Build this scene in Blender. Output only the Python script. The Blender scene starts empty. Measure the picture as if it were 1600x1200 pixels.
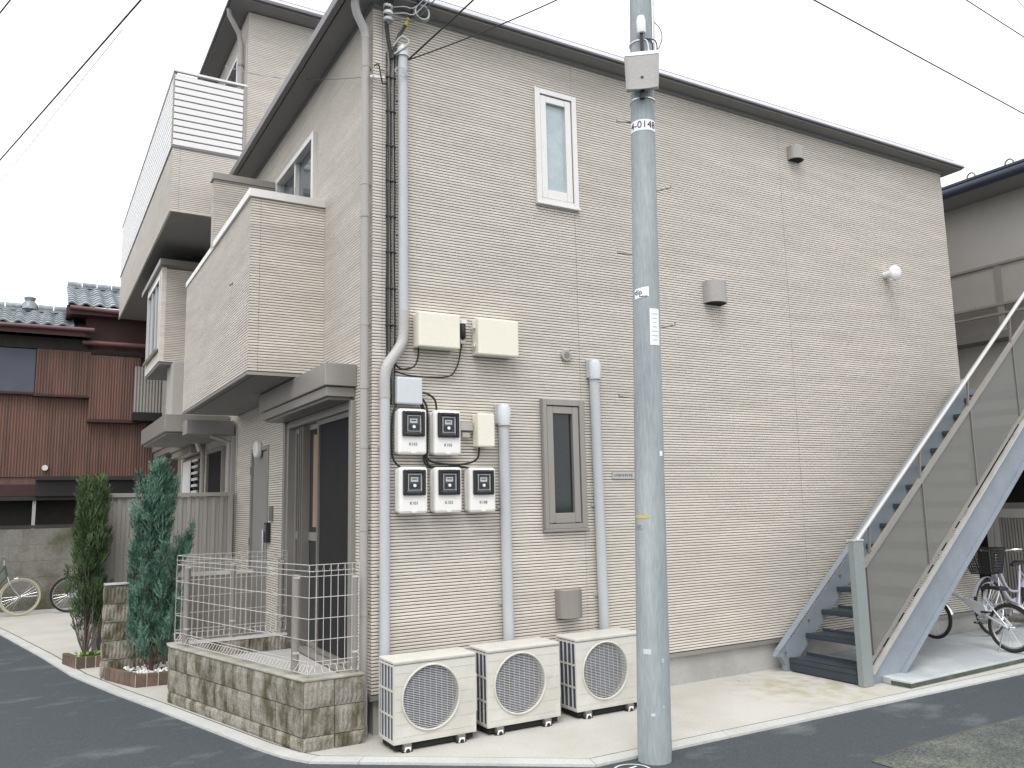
import bpy, bmesh, math, random
from mathutils import Vector, Matrix
random.seed(7)
S = bpy.context.scene
col = S.collection
R = math.radians

# ------------------------------------------------------------------ camera, sky, sun, exposure
cd = bpy.data.cameras.new('camera'); cam = bpy.data.objects.new('camera', cd); col.objects.link(cam)
cd.sensor_width = 36; cd.lens = 1294.5 / 1600 * 36; cd.clip_end = 800; cd.clip_start = .05
yaw, pitch, roll = R(30.189), R(8.116), R(-1.1955)
fw = Vector((math.sin(yaw)*math.cos(pitch), math.cos(yaw)*math.cos(pitch), math.sin(pitch)))
r0 = Vector((math.cos(yaw), -math.sin(yaw), 0)); u0 = r0.cross(fw)
rr = r0*math.cos(roll) + u0*math.sin(roll); uu = u0*math.cos(roll) - r0*math.sin(roll)
cam.matrix_world = Matrix(((rr.x, uu.x, -fw.x, -2.353), (rr.y, uu.y, -fw.y, -6.293), (rr.z, uu.z, -fw.z, 1.75), (0, 0, 0, 1)))
S.camera = cam
W = bpy.data.worlds.new('World'); S.world = W; W.use_nodes = True
wn = W.node_tree; bg = wn.nodes['Background']
sky = wn.nodes.new('ShaderNodeTexSky'); sky.sky_type = 'NISHITA'; sky.sun_disc = False
sky.sun_elevation = R(58); sky.sun_rotation = R(215); sky.dust_density = 6; sky.air_density = 1.0; sky.ozone_density = 1
hs = wn.nodes.new('ShaderNodeHueSaturation'); hs.inputs['Saturation'].default_value = .12
mx = wn.nodes.new('ShaderNodeMix'); mx.data_type = 'RGBA'; mx.inputs[0].default_value = .8
mx.inputs[7].default_value = (13.4, 13.5, 13.7, 1)
wn.links.new(sky.outputs[0], hs.inputs['Color']); wn.links.new(hs.outputs[0], mx.inputs[6])
wn.links.new(mx.outputs[2], bg.inputs[0]); bg.inputs[1].default_value = .105
sl = bpy.data.lights.new('sun', 'SUN'); sl.energy = 1.2; sl.angle = R(25); sl.color = (1, .97, .93)
sun = bpy.data.objects.new('sun', sl); col.objects.link(sun)
az = R(215); el = R(58)
sd = Vector((math.sin(az)*math.cos(el), math.cos(az)*math.cos(el), math.sin(el)))
sun.rotation_euler = sd.to_track_quat('Z', 'Y').to_euler()
S.view_settings.view_transform = 'Standard'; S.view_settings.look = 'None'
S.view_settings.exposure = 0.40; S.view_settings.gamma = 1; S.view_settings.use_curve_mapping = False
S.render.engine = 'CYCLES'

# ------------------------------------------------------------------ materials
MATS = {}
def mat(name, c, rough=.7, metal=0, var=.08, vscale=3, bump=0, bscale=60, c2=None, stretch=(1, 1, 1), spec=.5, fac=None, cr=(.42, .6), rnd=0, tr=0):
    if name in MATS: return MATS[name]
    m = bpy.data.materials.new(name); m.use_nodes = True; nt = m.node_tree; N = nt.nodes; L = nt.links
    b = N['Principled BSDF']; b.inputs['Roughness'].default_value = rough; b.inputs['Metallic'].default_value = metal
    b.inputs['Specular IOR Level'].default_value = spec
    tc = N.new('ShaderNodeTexCoord'); mp = N.new('ShaderNodeMapping'); mp.inputs['Scale'].default_value = stretch
    L.new(tc.outputs['Object'], mp.inputs[0])
    if rnd >= .04:
        o1 = N.new('ShaderNodeObjectInfo'); v1 = N.new('ShaderNodeVectorMath'); v1.operation = 'SCALE'; v1.inputs[0].default_value = (31, 17, 23)
        L.new(o1.outputs['Random'], v1.inputs['Scale']); L.new(v1.outputs[0], mp.inputs['Location'])
    n = N.new('ShaderNodeTexNoise'); n.inputs['Scale'].default_value = vscale; n.inputs['Detail'].default_value = 6; n.inputs['Roughness'].default_value = .6
    L.new(mp.outputs[0], n.inputs[0])
    r = N.new('ShaderNodeValToRGB'); r.color_ramp.elements[0].position = cr[0]; r.color_ramp.elements[1].position = cr[1]
    L.new(n.outputs[0], r.inputs[0])
    if c2 is None:
        r.color_ramp.elements[0].color = tuple(max(0, x*(1-var)) for x in c) + (1,)
        r.color_ramp.elements[1].color = tuple(min(1, x*(1+var)) for x in c) + (1,)
        r.color_ramp.elements[0].position = .3; r.color_ramp.elements[1].position = .7
    else:
        r.color_ramp.elements[0].color = tuple(c) + (1,); r.color_ramp.elements[1].color = tuple(c2) + (1,)
    out = r.outputs[0]
    # fine speckle on top
    n2 = N.new('ShaderNodeTexNoise'); n2.inputs['Scale'].default_value = bscale; n2.inputs['Detail'].default_value = 4
    L.new(mp.outputs[0], n2.inputs[0])
    mr = N.new('ShaderNodeMapRange'); mr.inputs[1].default_value = .3; mr.inputs[2].default_value = .7
    k = (fac if fac is not None else var)
    mr.inputs[3].default_value = 1-k; mr.inputs[4].default_value = 1+k; L.new(n2.outputs[0], mr.inputs[0])
    hv = N.new('ShaderNodeHueSaturation'); L.new(out, hv.inputs['Color'])
    if rnd:
        oi = N.new('ShaderNodeObjectInfo'); m2 = N.new('ShaderNodeMapRange'); m2.inputs[3].default_value = 1-rnd; m2.inputs[4].default_value = 1+rnd
        L.new(oi.outputs['Random'], m2.inputs[0]); mm = N.new('ShaderNodeMath'); mm.operation = 'MULTIPLY'
        L.new(m2.outputs[0], mm.inputs[0]); L.new(mr.outputs[0], mm.inputs[1]); L.new(mm.outputs[0], hv.inputs['Value'])
    else: L.new(mr.outputs[0], hv.inputs['Value'])
    L.new(hv.outputs[0], b.inputs['Base Color'])
    if bump:
        bp = N.new('ShaderNodeBump'); bp.inputs['Strength'].default_value = min(1, bump); bp.inputs['Distance'].default_value = .004
        L.new(n2.outputs[0], bp.inputs['Height']); L.new(bp.outputs[0], b.inputs['Normal'])
    if tr: b.inputs['Transmission Weight'].default_value = tr
    MATS[name] = m; return m
def glow_free(name, alpha, c, rough=.5):      # fine perforated sheet: part of the light passes
    m = bpy.data.materials.new(name); m.use_nodes = True; N = m.node_tree.nodes; L = m.node_tree.links
    b = N['Principled BSDF']; b.inputs['Base Color'].default_value = c + (1,); b.inputs['Roughness'].default_value = rough
    t = N.new('ShaderNodeBsdfTransparent'); t.inputs[0].default_value = (.9, .92, .92, 1); x = N.new('ShaderNodeMixShader'); x.inputs[0].default_value = alpha
    L.new(t.outputs[0], x.inputs[1]); L.new(b.outputs[0], x.inputs[2]); L.new(x.outputs[0], N['Material Output'].inputs[0])
    return m
M_sid = mat('siding_stone', (.68, .635, .57), .85, var=.11, vscale=1.1, bump=.4, bscale=14, fac=.10, rnd=.018, stretch=(1, 1, 9))
M_sidb = mat('siding_pale', (.68, .64, .58), .85, var=.09, vscale=1.1, bump=.4, bscale=14, fac=.09, rnd=.015, stretch=(1, 1, 9))
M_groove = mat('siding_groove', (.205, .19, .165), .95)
M_pier = mat('pier_render', (.40, .385, .36), .85, var=.05)
M_back = mat('wall_backing', (.30, .285, .255), .95)
M_found = mat('foundation_mortar', (.40, .40, .385), .85, var=.06, vscale=2.5, bump=.3, c2=(.33, .33, .31))
M_fascia = mat('fascia_metal', (.17, .165, .175), .45, metal=.3, var=.04)
M_fasciaL = mat('roof_edge_metal', (.72, .72, .78), .35, metal=.3, var=.04)
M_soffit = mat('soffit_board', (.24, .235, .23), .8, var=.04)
M_bronze = mat('bronze_aluminium', (.30, .285, .265), .4, metal=.35, var=.03)
M_bronzed = mat('dark_bronze_aluminium', (.20, .19, .178), .4, metal=.35, var=.03)
M_stain = mat('silver_frame', (.68, .67, .66), .35, metal=.35, var=.03)
M_white = mat('white_painted_metal', (.74, .74, .74), .45, var=.02)
M_cream = mat('cream_plastic', (.77, .745, .64), .45, var=.03, vscale=2)
M_acb = mat('outdoor_unit_ivory', (.60, .59, .54), .5, var=.03, vscale=3, c2=(.52, .51, .46))
M_meter = mat('meter_box_white', (.80, .79, .77), .35, var=.02)
M_lgrey = mat('light_grey_plastic', (.475, .495, .515), .5, var=.03)
M_lgrey2 = mat('pale_grey_plastic', (.58, .61, .635), .45, var=.03)
M_conduit = mat('conduit_grey', (.44, .43, .42), .55, var=.06, bump=.2)
M_pipe = mat('downpipe_taupe', (.36, .345, .33), .5, var=.04)
M_black = mat('black_rubber', (.015, .015, .017), .45, var=.1)
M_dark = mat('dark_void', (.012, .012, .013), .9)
M_dgrille = mat('fan_cavity', (.05, .066, .115), .8)
M_glassdark = mat('dark_glass', (.018, .024, .024), .06, var=.25, vscale=2.0, spec=.5)
M_glassblue = mat('dark_blue_glass', (.055, .075, .09), .08, var=.15, vscale=1.2)
M_glasspale = mat('frosted_pale_glass', (.38, .47, .50), .25, c2=(.45, .52, .54), vscale=4)
M_meterglass = mat('meter_cover', (.05, .055, .06), .15, var=.2)
M_screen = mat('insect_screen', (.024, .024, .025), .85, spec=.15)
M_conc = mat('apron_concrete', (.50, .49, .465), .85, vscale=1.1, bump=.35, bscale=55, c2=(.42, .405, .355), fac=.07, cr=(.42, .72))
M_conc2 = mat('kerb_concrete', (.50, .51, .495), .85, vscale=2.2, bump=.35, bscale=60, c2=(.42, .425, .40), fac=.08, cr=(.45, .75), rnd=.04)
M_slab = mat('slab_concrete', (.38, .41, .435), .7, vscale=1.2, bump=.25, bscale=60, c2=(.52, .545, .55), fac=.05)
M_joint = mat('joint_dirt', (.10, .098, .085), .95)
M_asph = mat('asphalt', (.050, .060, .069), .85, vscale=1.35, bump=1, bscale=120, c2=(.125, .14, .148), fac=.5, cr=(.55, .72), stretch=(1, 1.7, 1))
M_asph2 = mat('worn_asphalt', (.066, .075, .074), .9, vscale=2.6, bump=1, bscale=75, c2=(.12, .13, .11), fac=.75, cr=(.4, .65))
M_pole = mat('pole_concrete', (.255, .295, .31), .75, vscale=7, bump=.5, bscale=80, c2=(.375, .42, .43), stretch=(1, 1, .13), fac=.12, cr=(.34, .70))
M_steelb = mat('stair_blue_grey', (.265, .302, .345), .45, metal=.2, var=.09, vscale=3, fac=.05)
M_steelg = mat('stair_post_grey', (.27, .305, .305), .45, metal=.25, var=.04)
M_steelw = mat('handrail_aluminium', (.58, .58, .58), .32, metal=.5, var=.04)
M_tread = mat('tread_rubber', (.035, .048, .062), .6, var=.12, vscale=5)
M_perf = glow_free('perforated_panel', .66, (.215, .212, .20))
M_brown = mat('brown_corrugated_iron', (.155, .08, .06), .6, vscale=1.2, c2=(.105, .058, .044), fac=.1, stretch=(6, 6, .5), bump=.2)
M_maroon = mat('maroon_timber', (.055, .022, .022), .7, var=.15)
M_gutr = mat('maroon_gutter', (.17, .085, .085), .45, var=.08)
M_tile = mat('glazed_roof_tile', (.22, .255, .28), .3, var=.12, vscale=8, c2=(.33, .37, .39), rnd=.2)
M_bluep = mat('slate_blue_shutter', (.085, .09, .125), .6, var=.08)
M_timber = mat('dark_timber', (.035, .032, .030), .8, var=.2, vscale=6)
M_cblock = mat('mossy_concrete_block', (.20, .195, .175), .95, vscale=1.8, bump=.6, bscale=45, c2=(.095, .095, .06), fac=.15, cr=(.42, .62), rnd=.035)
M_split = mat('split_face_block', (.295, .275, .235), .95, vscale=5.0, bump=1, bscale=90, c2=(.085, .080, .045), fac=.35, cr=(.42, .62), stretch=(1.6, 1.6, .75), rnd=.10)
M_cap = mat('block_cap_mortar', (.38, .37, .335), .9, vscale=4, c2=(.27, .265, .20), bump=.4, fac=.1)
M_brick = mat('planter_brick', (.15, .095, .07), .9, vscale=5, bump=.7, bscale=60, c2=(.10, .072, .056), fac=.15, rnd=.15)
M_mortar = mat('mortar', (.50, .48, .43), .95, bump=.4)
M_soil = mat('soil', (.05, .035, .022), 1, bump=1)
M_pebble = mat('white_pebble', (.72, .71, .68), .7, var=.15, vscale=12)
M_bark = mat('bark', (.09, .062, .042), .95, bump=1, bscale=40)
M_leaf1 = mat('blue_green_needles', (.035, .098, .068), .75, vscale=6, c2=(.17, .31, .235), fac=.3, cr=(.38, .62))
M_leaf2 = mat('dark_green_needles', (.035, .068, .024), .8, vscale=5, c2=(.10, .165, .06), fac=.25, cr=(.4, .65))
M_twig = mat('dry_twig', (.21, .19, .16), .9)
M_weed = mat('bright_weed', (.16, .30, .05), .8, var=.25)
M_wire = mat('fence_wire_coating', (.56, .55, .53), .45, metal=.3, var=.04)
M_fence = mat('taupe_fence_board', (.335, .318, .295), .55, metal=.15, var=.04, rnd=.04)
M_dsid = mat('door_panel', (.27, .262, .25), .5, var=.03)
M_nbw = mat('neighbour_render', (.52, .50, .47), .9, var=.05, vscale=1, bump=.2)
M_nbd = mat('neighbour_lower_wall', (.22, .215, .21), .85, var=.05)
M_navy = mat('navy_gutter', (.03, .038, .065), .4, var=.1)
M_chrome = mat('chrome', (.72, .72, .73), .22, metal=.9, var=.03)
M_silver = mat('silver_paint', (.60, .62, .66), .35, metal=.3, var=.04)
M_lilac = mat('lilac_frame_paint', (.58, .55, .66), .3, metal=.2, var=.03)
M_greenish = mat('green_frame_paint', (.06, .11, .085), .4, var=.05)
M_tyre = mat('tyre', (.02, .02, .021), .8)
M_gum = mat('pale_tyre', (.42, .40, .26), .8)
M_paint = mat('white_road_paint', (.72, .74, .74), .8, var=.1, vscale=20)
M_ink = mat('print_black', (.03, .03, .035), .7)
M_lamp = mat('opal_lamp_cover', (.85, .85, .84), .3, var=.01)
M_sticker = mat('white_sticker', (.80, .84, .88), .5, var=.03)
M_yellow = mat('yellow_sticker', (.55, .42, .12), .6, var=.15)
M_green = mat('earth_tape_yellow', (.45, .42, .06), .5)
M_tan = mat('tan_curtain', (.30, .20, .13), .9, var=.08)
M_red = mat('red_sign', (.30, .04, .05), .5)

# algae stain on the apron at the foot of the stair
nt = M_conc.node_tree; N = nt.nodes; L = nt.links; b_ = N['Principled BSDF']; src = b_.inputs['Base Color'].links[0].from_socket
g_ = N.new('ShaderNodeNewGeometry'); d_ = N.new('ShaderNodeVectorMath'); d_.operation = 'DISTANCE'; d_.inputs[1].default_value = (4.0, -.7, 0); L.new(g_.outputs['Position'], d_.inputs[0])
m1_ = N.new('ShaderNodeMapRange'); m1_.inputs[1].default_value = .9; m1_.inputs[2].default_value = .15; L.new(d_.outputs['Value'], m1_.inputs[0])
n_ = N.new('ShaderNodeTexNoise'); n_.inputs['Scale'].default_value = 6; n_.inputs['Detail'].default_value = 8; L.new(g_.outputs['Position'], n_.inputs[0])
m2_ = N.new('ShaderNodeMapRange'); m2_.inputs[1].default_value = .42; m2_.inputs[2].default_value = .62; L.new(n_.outputs[0], m2_.inputs[0])
m3_ = N.new('ShaderNodeMath'); m3_.operation = 'MULTIPLY'; L.new(m1_.outputs[0], m3_.inputs[0]); L.new(m2_.outputs[0], m3_.inputs[1])
x_ = N.new('ShaderNodeMix'); x_.data_type = 'RGBA'; x_.inputs[7].default_value = (.36, .34, .225, 1); L.new(m3_.outputs[0], x_.inputs[0]); L.new(src, x_.inputs[6]); L.new(x_.outputs[2], b_.inputs['Base Color'])

# ------------------------------------------------------------------ mesh helpers
front = lambda y0: (lambda u, d, z: (u, y0-d, z))      # wall facing -Y : u = x, d = outwards
left = lambda x0: (lambda u, d, z: (x0-d, u, z))       # wall facing -X : u = y
ident = lambda x, y, z: (x, y, z)
class MB:
    def __init__(s, mp=ident): s.v = []; s.f = []; s.mp = mp
    def add(s, pts, faces):
        b = len(s.v); s.v += [s.mp(*p) for p in pts]; s.f += [tuple(b+i for i in f) for f in faces]; return s
    def quad(s, a, b, c, d): return s.add([a, b, c, d], [(0, 1, 2, 3)])
    def box(s, x0, x1, y0, y1, z0, z1):
        return s.add([(x0,y0,z0),(x1,y0,z0),(x1,y1,z0),(x0,y1,z0),(x0,y0,z1),(x1,y0,z1),(x1,y1,z1),(x0,y1,z1)],
                     [(0,3,2,1),(4,5,6,7),(0,1,5,4),(1,2,6,5),(2,3,7,6),(3,0,4,7)])
    def prism(s, poly, z0, z1):
        n = len(poly)
        return s.add([(p[0], p[1], z0) for p in poly]+[(p[0], p[1], z1) for p in poly],
                     [tuple(range(n))[::-1], tuple(range(n, 2*n))]+[(i, (i+1) % n, n+(i+1) % n, n+i) for i in range(n)])
    def slab_xz(s, poly, y0, y1):
        n = len(poly)
        return s.add([(p[0], y0, p[1]) for p in poly]+[(p[0], y1, p[1]) for p in poly],
                     [tuple(range(n)), tuple(range(n, 2*n))[::-1]]+[(i, n+i, n+(i+1) % n, (i+1) % n) for i in range(n)])
    def tube(s, pts, r, n=8, caps=True, closed=False):
        P = [Vector(p) for p in pts]; rs = r if isinstance(r, (list, tuple)) else [r]*len(P)
        ring = []; prev = None; m = len(P)
        for i, p in enumerate(P):
            if closed: t = (P[(i+1) % m]-P[i-1]).normalized()
            else: t = (P[min(i+1, m-1)]-P[max(i-1, 0)]).normalized()
            if prev is None:
                a = Vector((0, 0, 1)) if abs(t.z) < .9 else Vector((1, 0, 0)); prev = (a-t*a.dot(t)).normalized()
            prev = (prev-t*prev.dot(t)).normalized(); q = t.cross(prev)
            ring.append([tuple(p+(prev*math.cos(2*math.pi*k/n)+q*math.sin(2*math.pi*k/n))*rs[i]) for k in range(n)])
        pts2 = [x for g in ring for x in g]; F = []
        for i in range(m if closed else m-1):
            j = (i+1) % m
            F += [(i*n+k, i*n+(k+1) % n, j*n+(k+1) % n, j*n+k) for k in range(n)]
        if caps and not closed: F += [tuple(range(n))[::-1], tuple((m-1)*n+k for k in range(n))]
        return s.add(pts2, F)
    def bar(s, a, b, w, h=None):       # rectangular bar between two points; w horizontal, h vertical
        h = h or w; a = Vector(a); b = Vector(b); t = (b-a).normalized()
        up = Vector((0, 0, 1)) if abs(t.z) < .95 else Vector((0, 1, 0))
        x = t.cross(up).normalized(); y = x.cross(t)
        pts = [tuple(p+x*sx*w/2+y*sy*h/2) for p in (a, b) for sx, sy in ((-1,-1),(1,-1),(1,1),(-1,1))]
        return s.add(pts, [(0,1,2,3),(7,6,5,4),(0,4,5,1),(1,5,6,2),(2,6,7,3),(3,7,4,0)])
    def frame(s, u0, u1, z0, z1, w, d0, d1, wb=None):   # rectangular frame on a wall, pieces butted
        wb = wb or w
        s.box(u0, u0+w, d0, d1, z0, z1); s.box(u1-w, u1, d0, d1, z0, z1)
        s.box(u0+w, u1-w, d0, d1-.0015, z0, z0+wb); s.box(u0+w, u1-w, d0, d1-.0015, z1-w, z1); return s
    def disc(s, c, r, axis, n=24):
        c = Vector(c); a = Vector(axis).normalized(); x = a.orthogonal().normalized(); y = a.cross(x)
        return s.add([tuple(c+(x*math.cos(6.28318*k/n)+y*math.sin(6.28318*k/n))*r) for k in range(n)], [tuple(range(n))])
    def build(s, name, m, parent=None, bevel=0, smooth=False, kind=None, label=None):
        me = bpy.data.meshes.new(name); me.from_pydata(s.v, [], s.f)
        bm = bmesh.new(); bm.from_mesh(me); bmesh.ops.recalc_face_normals(bm, faces=bm.faces); bm.to_mesh(me); bm.free()
        if smooth:
            for p in me.polygons: p.use_smooth = True
            try: me.set_sharp_from_angle(angle=R(40))
            except Exception: pass
        me.materials.append(m)
        o = bpy.data.objects.new(name, me); col.objects.link(o)
        if parent: par(o, parent)
        if bevel:
            b = o.modifiers.new('bevel', 'BEVEL'); b.width = bevel; b.segments = 2; b.limit_method = 'ANGLE'; b.angle_limit = R(40)
        if kind: o['kind'] = kind
        if label: o['label'] = label
        return o
def par(o, parent):
    o.parent = parent
    if parent.type == 'EMPTY': o.matrix_parent_inverse = Matrix.Translation(-parent.location)
def tag(o, label, cat, group=None):
    o['label'] = label; o['category'] = cat
    if group: o['group'] = group
    return o
def thing(name, label, cat, loc=(0, 0, 0), group=None):
    o = bpy.data.objects.new(name, None); col.objects.link(o); o.location = loc; o.empty_display_size = .1
    return tag(o, label, cat, group)
def copy_tree(o, parent=None):
    c = o.copy(); col.objects.link(c)
    if parent: c.parent = parent
    for ch in list(o.children): copy_tree(ch, c)
    return c
def smooth_pts(pts, k=6):
    P = [Vector(p) for p in pts]; P = [P[0]*2-P[1]]+P+[P[-1]*2-P[-2]]; out = []
    for i in range(1, len(P)-2):
        for j in range(k):
            t = j/k; a, b, c, d = P[i-1:i+3]
            out.append(.5*((2*b)+(c-a)*t+(2*a-5*b+4*c-d)*t*t+(3*b-a-3*c+d)*t**3))
    return out+[P[-2]]
def text(s, size, m, parent, mp, u, d, z, name='lettering'):
    cu = bpy.data.curves.new(name, 'FONT'); cu.body = s; cu.size = size; cu.extrude = .0006; cu.align_x = 'CENTER'; cu.align_y = 'CENTER'; cu.resolution_u = 3
    t = bpy.data.objects.new('tmp', cu); col.objects.link(t); bpy.context.view_layer.update()
    me = bpy.data.meshes.new_from_object(t.evaluated_get(bpy.context.evaluated_depsgraph_get()))
    bpy.data.objects.remove(t)
    for v in me.vertices: v.co = Vector(mp(u+v.co.x, d+v.co.z, z+v.co.y))
    me.materials.clear(); me.materials.append(m)
    o = bpy.data.objects.new(name, me); col.objects.link(o)
    if parent: par(o, parent)
    return o
def wall_plate(mb, u0, u1, z0, z1, d, holes):
    us = sorted({u0, u1} | {h[i] for h in holes for i in (0, 1) if u0 < h[i] < u1}); zs = sorted({z0, z1} | {h[i] for h in holes for i in (2, 3) if z0 < h[i] < z1})
    for a, b in zip(us, us[1:]):
        for c, e in zip(zs, zs[1:]):
            if not any(h[0]-1e-6 <= a and b <= h[1]+1e-6 and h[2]-1e-6 <= c and e <= h[3]+1e-6 for h in holes):
                mb.quad((a, d, c), (b, d, c), (b, d, e), (a, d, e))
PIT = .026; BAND = PIT*18
def siding(parent, mp, u0, u1, z0, z1, holes=(), joints=(), m=None, name='siding_panel'):
    m = m or M_sid
    b = MB(mp); wall_plate(b, u0, u1, z0, z1, -.012, holes); b.build('wall_backing', M_back, parent)
    us = [u0]+[j for j in joints if u0 < j < u1]+[u1]; k0 = int(math.floor((z0-.30)/BAND)); k = k0
    while .30+k*BAND < z1:
        zb0_, zb1_ = max(z0, .30+k*BAND), min(z1, .30+(k+1)*BAND)
        ub = sorted(set(us) | {h[i] for h in holes if h[2] <= zb0_+.02 and h[3] >= zb1_-.02 for i in (0, 1) if u0 < h[i] < u1})
        for a, c in zip(ub, ub[1:]):
            mb = MB(mp); jg = .0013; gf = []
            for i in range(18):
                zb = .30+k*BAND+i*PIT
                if zb < z0-.013 or zb+PIT > z1+.013: continue
                iv = [(a+(jg if a in joints else 0), c-(jg if c in joints else 0))]
                for h in holes:
                    if h[2] < zb+PIT/2 < h[3]:
                        nv = []
                        for p, q in iv:
                            if h[1] <= p or h[0] >= q: nv.append((p, q))
                            else:
                                if h[0] > p: nv.append((p, h[0]))
                                if h[1] < q: nv.append((h[1], q))
                        iv = nv
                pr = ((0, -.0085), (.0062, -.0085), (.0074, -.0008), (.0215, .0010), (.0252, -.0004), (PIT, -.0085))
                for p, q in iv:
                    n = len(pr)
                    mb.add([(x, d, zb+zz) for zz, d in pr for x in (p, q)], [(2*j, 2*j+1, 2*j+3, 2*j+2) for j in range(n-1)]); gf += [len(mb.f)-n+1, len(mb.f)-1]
            if mb.f:
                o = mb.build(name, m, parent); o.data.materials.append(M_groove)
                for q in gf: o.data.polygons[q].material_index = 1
        k += 1

# ------------------------------------------------------------------ ground
g = MB().quad((-200, -200, -.012), (200, -200, -.012), (200, 200, -.012), (-200, 200, -.012)).build('road', M_asph); g['kind'] = 'structure'
g = MB().add([(-12, -12, -.007), (2.4, -12, -.007), (2.6, -2.44, -.007), (3.2, -2.36, -.007), (12, -2.33, -.007), (40, -2.4, -.007), (40, -12, -.007)],
             [tuple(range(7))]).build('worn_road_surface', M_asph2); g['kind'] = 'structure'
g = MB().bar((2.6, -2.445, -.0055), (3.2, -2.365, -.0055), .012, .002).bar((3.2, -2.365, -.0055), (12, -2.335, -.0055), .012, .002).build('road_seam', M_joint); g['kind'] = 'structure'
edge = [(-3.15, 10.9), (-2.61, 8.25), (-2.13, 5.75), (-1.85, 4.11), (-1.55, 2.92), (-1.29, 2.01), (-1.01, .96), (-.81, .21), (-.69, -.14), (-.58, -.34), (-.29, -.55), (1.02, -1.505), (12, -1.505)]
def offset(poly, d):
    out = []
    for i, p in enumerate(poly):
        a = Vector(poly[max(i-1, 0)]); b = Vector(poly[min(i+1, len(poly)-1)])
        n1 = n2 = None
        if i > 0: t = (Vector(p)-a).normalized(); n1 = Vector((-t.y, t.x))
        if i < len(poly)-1: t = (b-Vector(p)).normalized(); n2 = Vector((-t.y, t.x))
        n = (n1 or n2)+(n2 or n1); n.normalize(); k = 1/max(.5, n.dot(n1 or n2))
        q = Vector(p)+n*d*k; out.append((q.x, q.y))
    return out
e2 = offset(edge, .128); e3 = offset(edge, .150); e4 = offset(edge, .004)
g = MB().add([(x, y, -.004) for x, y in e4]+[(12, 11, -.004)], [tuple(range(len(e4)+1))]).build('ground_bed', M_joint); g['kind'] = 'structure'
g = MB().add([(x, y, 0) for x, y in e3]+[(12, 10.9, 0)], [tuple(range(len(e3)+1))]).build('concrete_apron', M_conc); g['kind'] = 'structure'
kerb = bpy.data.objects.new('kerb', None); col.objects.link(kerb); kerb['kind'] = 'structure'
for i in range(len(edge)-1):
    a, b, c, d = Vector(edge[i]), Vector(edge[i+1]), Vector(e2[i+1]), Vector(e2[i])
    n = max(1, round((b-a).length/1.2)) if (b-a).length > .5 else 1
    for j in range(n):
        t0 = j/n; t1 = (j+1)/n-.004/((b-a).length)
        q = [a.lerp(b, t0), a.lerp(b, t1), d.lerp(c, t1), d.lerp(c, t0)]
        if q[0].x > 11: continue
        MB().prism([(v.x, v.y) for v in q], -.02, .005).build('kerb_stone', M_conc2, kerb)
# raised slab under the stair and bikes
slab = MB().prism([(4.66, -1.11), (4.67, -1.31), (9.6, -1.12), (9.6, 0), (4.95, 0)], .002, .06).build('bicycle_slab', M_slab, bevel=.006); slab['kind'] = 'structure'
o = MB().prism([(4.657, -1.112), (4.667, -1.3125), (9.6, -1.1225), (9.6, -1.118), (4.673, -1.307), (4.664, -1.112)], .006, .042).build('slab_edge_strip', mat('edge_dark_green', (.07, .085, .06), .95, var=.3, vscale=9), slab)  # thin dark green strip along the road-side edge of the slab
# drain cap
dc = MB(); dc.tube([(3.71, -.2, .0), (3.71, -.2, .006)], .062, 24)
o = dc.build('drain_cap', M_conduit); tag(o, 'small round drain cover set in the pale concrete apron', 'drain cover')
# painted T in a circle by the pole foot
pm = MB(); n = 40; cx, cy = 1.18, -1.69
pts = [(cx+math.cos(6.28318*k/n)*r_, cy+math.sin(6.28318*k/n)*r_, -.0085) for k in range(n) for r_ in (.125, .112)]
pm.add(pts, [(2*k, 2*((k+1) % n), 2*((k+1) % n)+1, 2*k+1) for k in range(n)])
pm.quad((cx-.075, cy+.03, -.0085), (cx+.07, cy+.055, -.0085), (cx+.07, cy+.037, -.0085), (cx-.075, cy+.012, -.0085))
pm.quad((cx-.008, cy+.02, -.0085), (cx+.010, cy+.02, -.0085), (cx+.022, cy-.07, -.0085), (cx+.004, cy-.07, -.0085))
o = pm.build('road_mark', M_paint); tag(o, 'white painted T in a circle on the asphalt at the foot of the utility pole', 'road marking')

# ------------------------------------------------------------------ two-storey building
A = thing('apartment_building', 'two-storey beige ribbed-siding apartment house with the long blank street wall', 'building', (0, 0, 0))
FX = front(0); LX = left(0)
MB().prism([(.03, .03), (8.0, .03), (8.0, 7), (.03, 7)], 0, .30).build('foundation', M_found, A)
winU = (1.61, 2.083, 4.525, 5.665); winL = (1.592, 2.06, 1.505, 2.668)
siding(A, FX, 0, 8.05, .30, 6.04, [(winU[0]+.03, winU[1]-.03, winU[2]+.03, winU[3]-.03), (winL[0]+.03, winL[1]-.03, winL[2]+.03, winL[3]-.03)], [.085, 2.045, 4.93])
doorS = (.44, 2.48, .36, 2.62); door1 = (3.30, 4.16, .12, 2.46); winB = (1.58, 3.08, 3.1, 5.53)
siding(A, LX, 0, 5.0, .30, 6.04, [doorS, door1, winB], [.085, 2.9])
# right end wall and inner blocking so that openings are dark rooms, not sky
siding(A, lambda u, d, z: (8.05+d, u, z), 0, 7, .30, 6.04)
MB().quad((.05, 4.98, 0), (8, 4.98, 0), (8, 4.98, 6), (.05, 4.98, 6)).quad((.3, .3, 2.9), (8, .3, 2.9), (8, 4.9, 2.9), (.3, 4.9, 2.9)).build('inner_partition', M_back, A)
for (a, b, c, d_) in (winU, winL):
    MB(FX).box(a-.2, b+.2, -.5, -.49, c-.2, d_+.2).build('inner_wall', M_dark, A)
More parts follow.
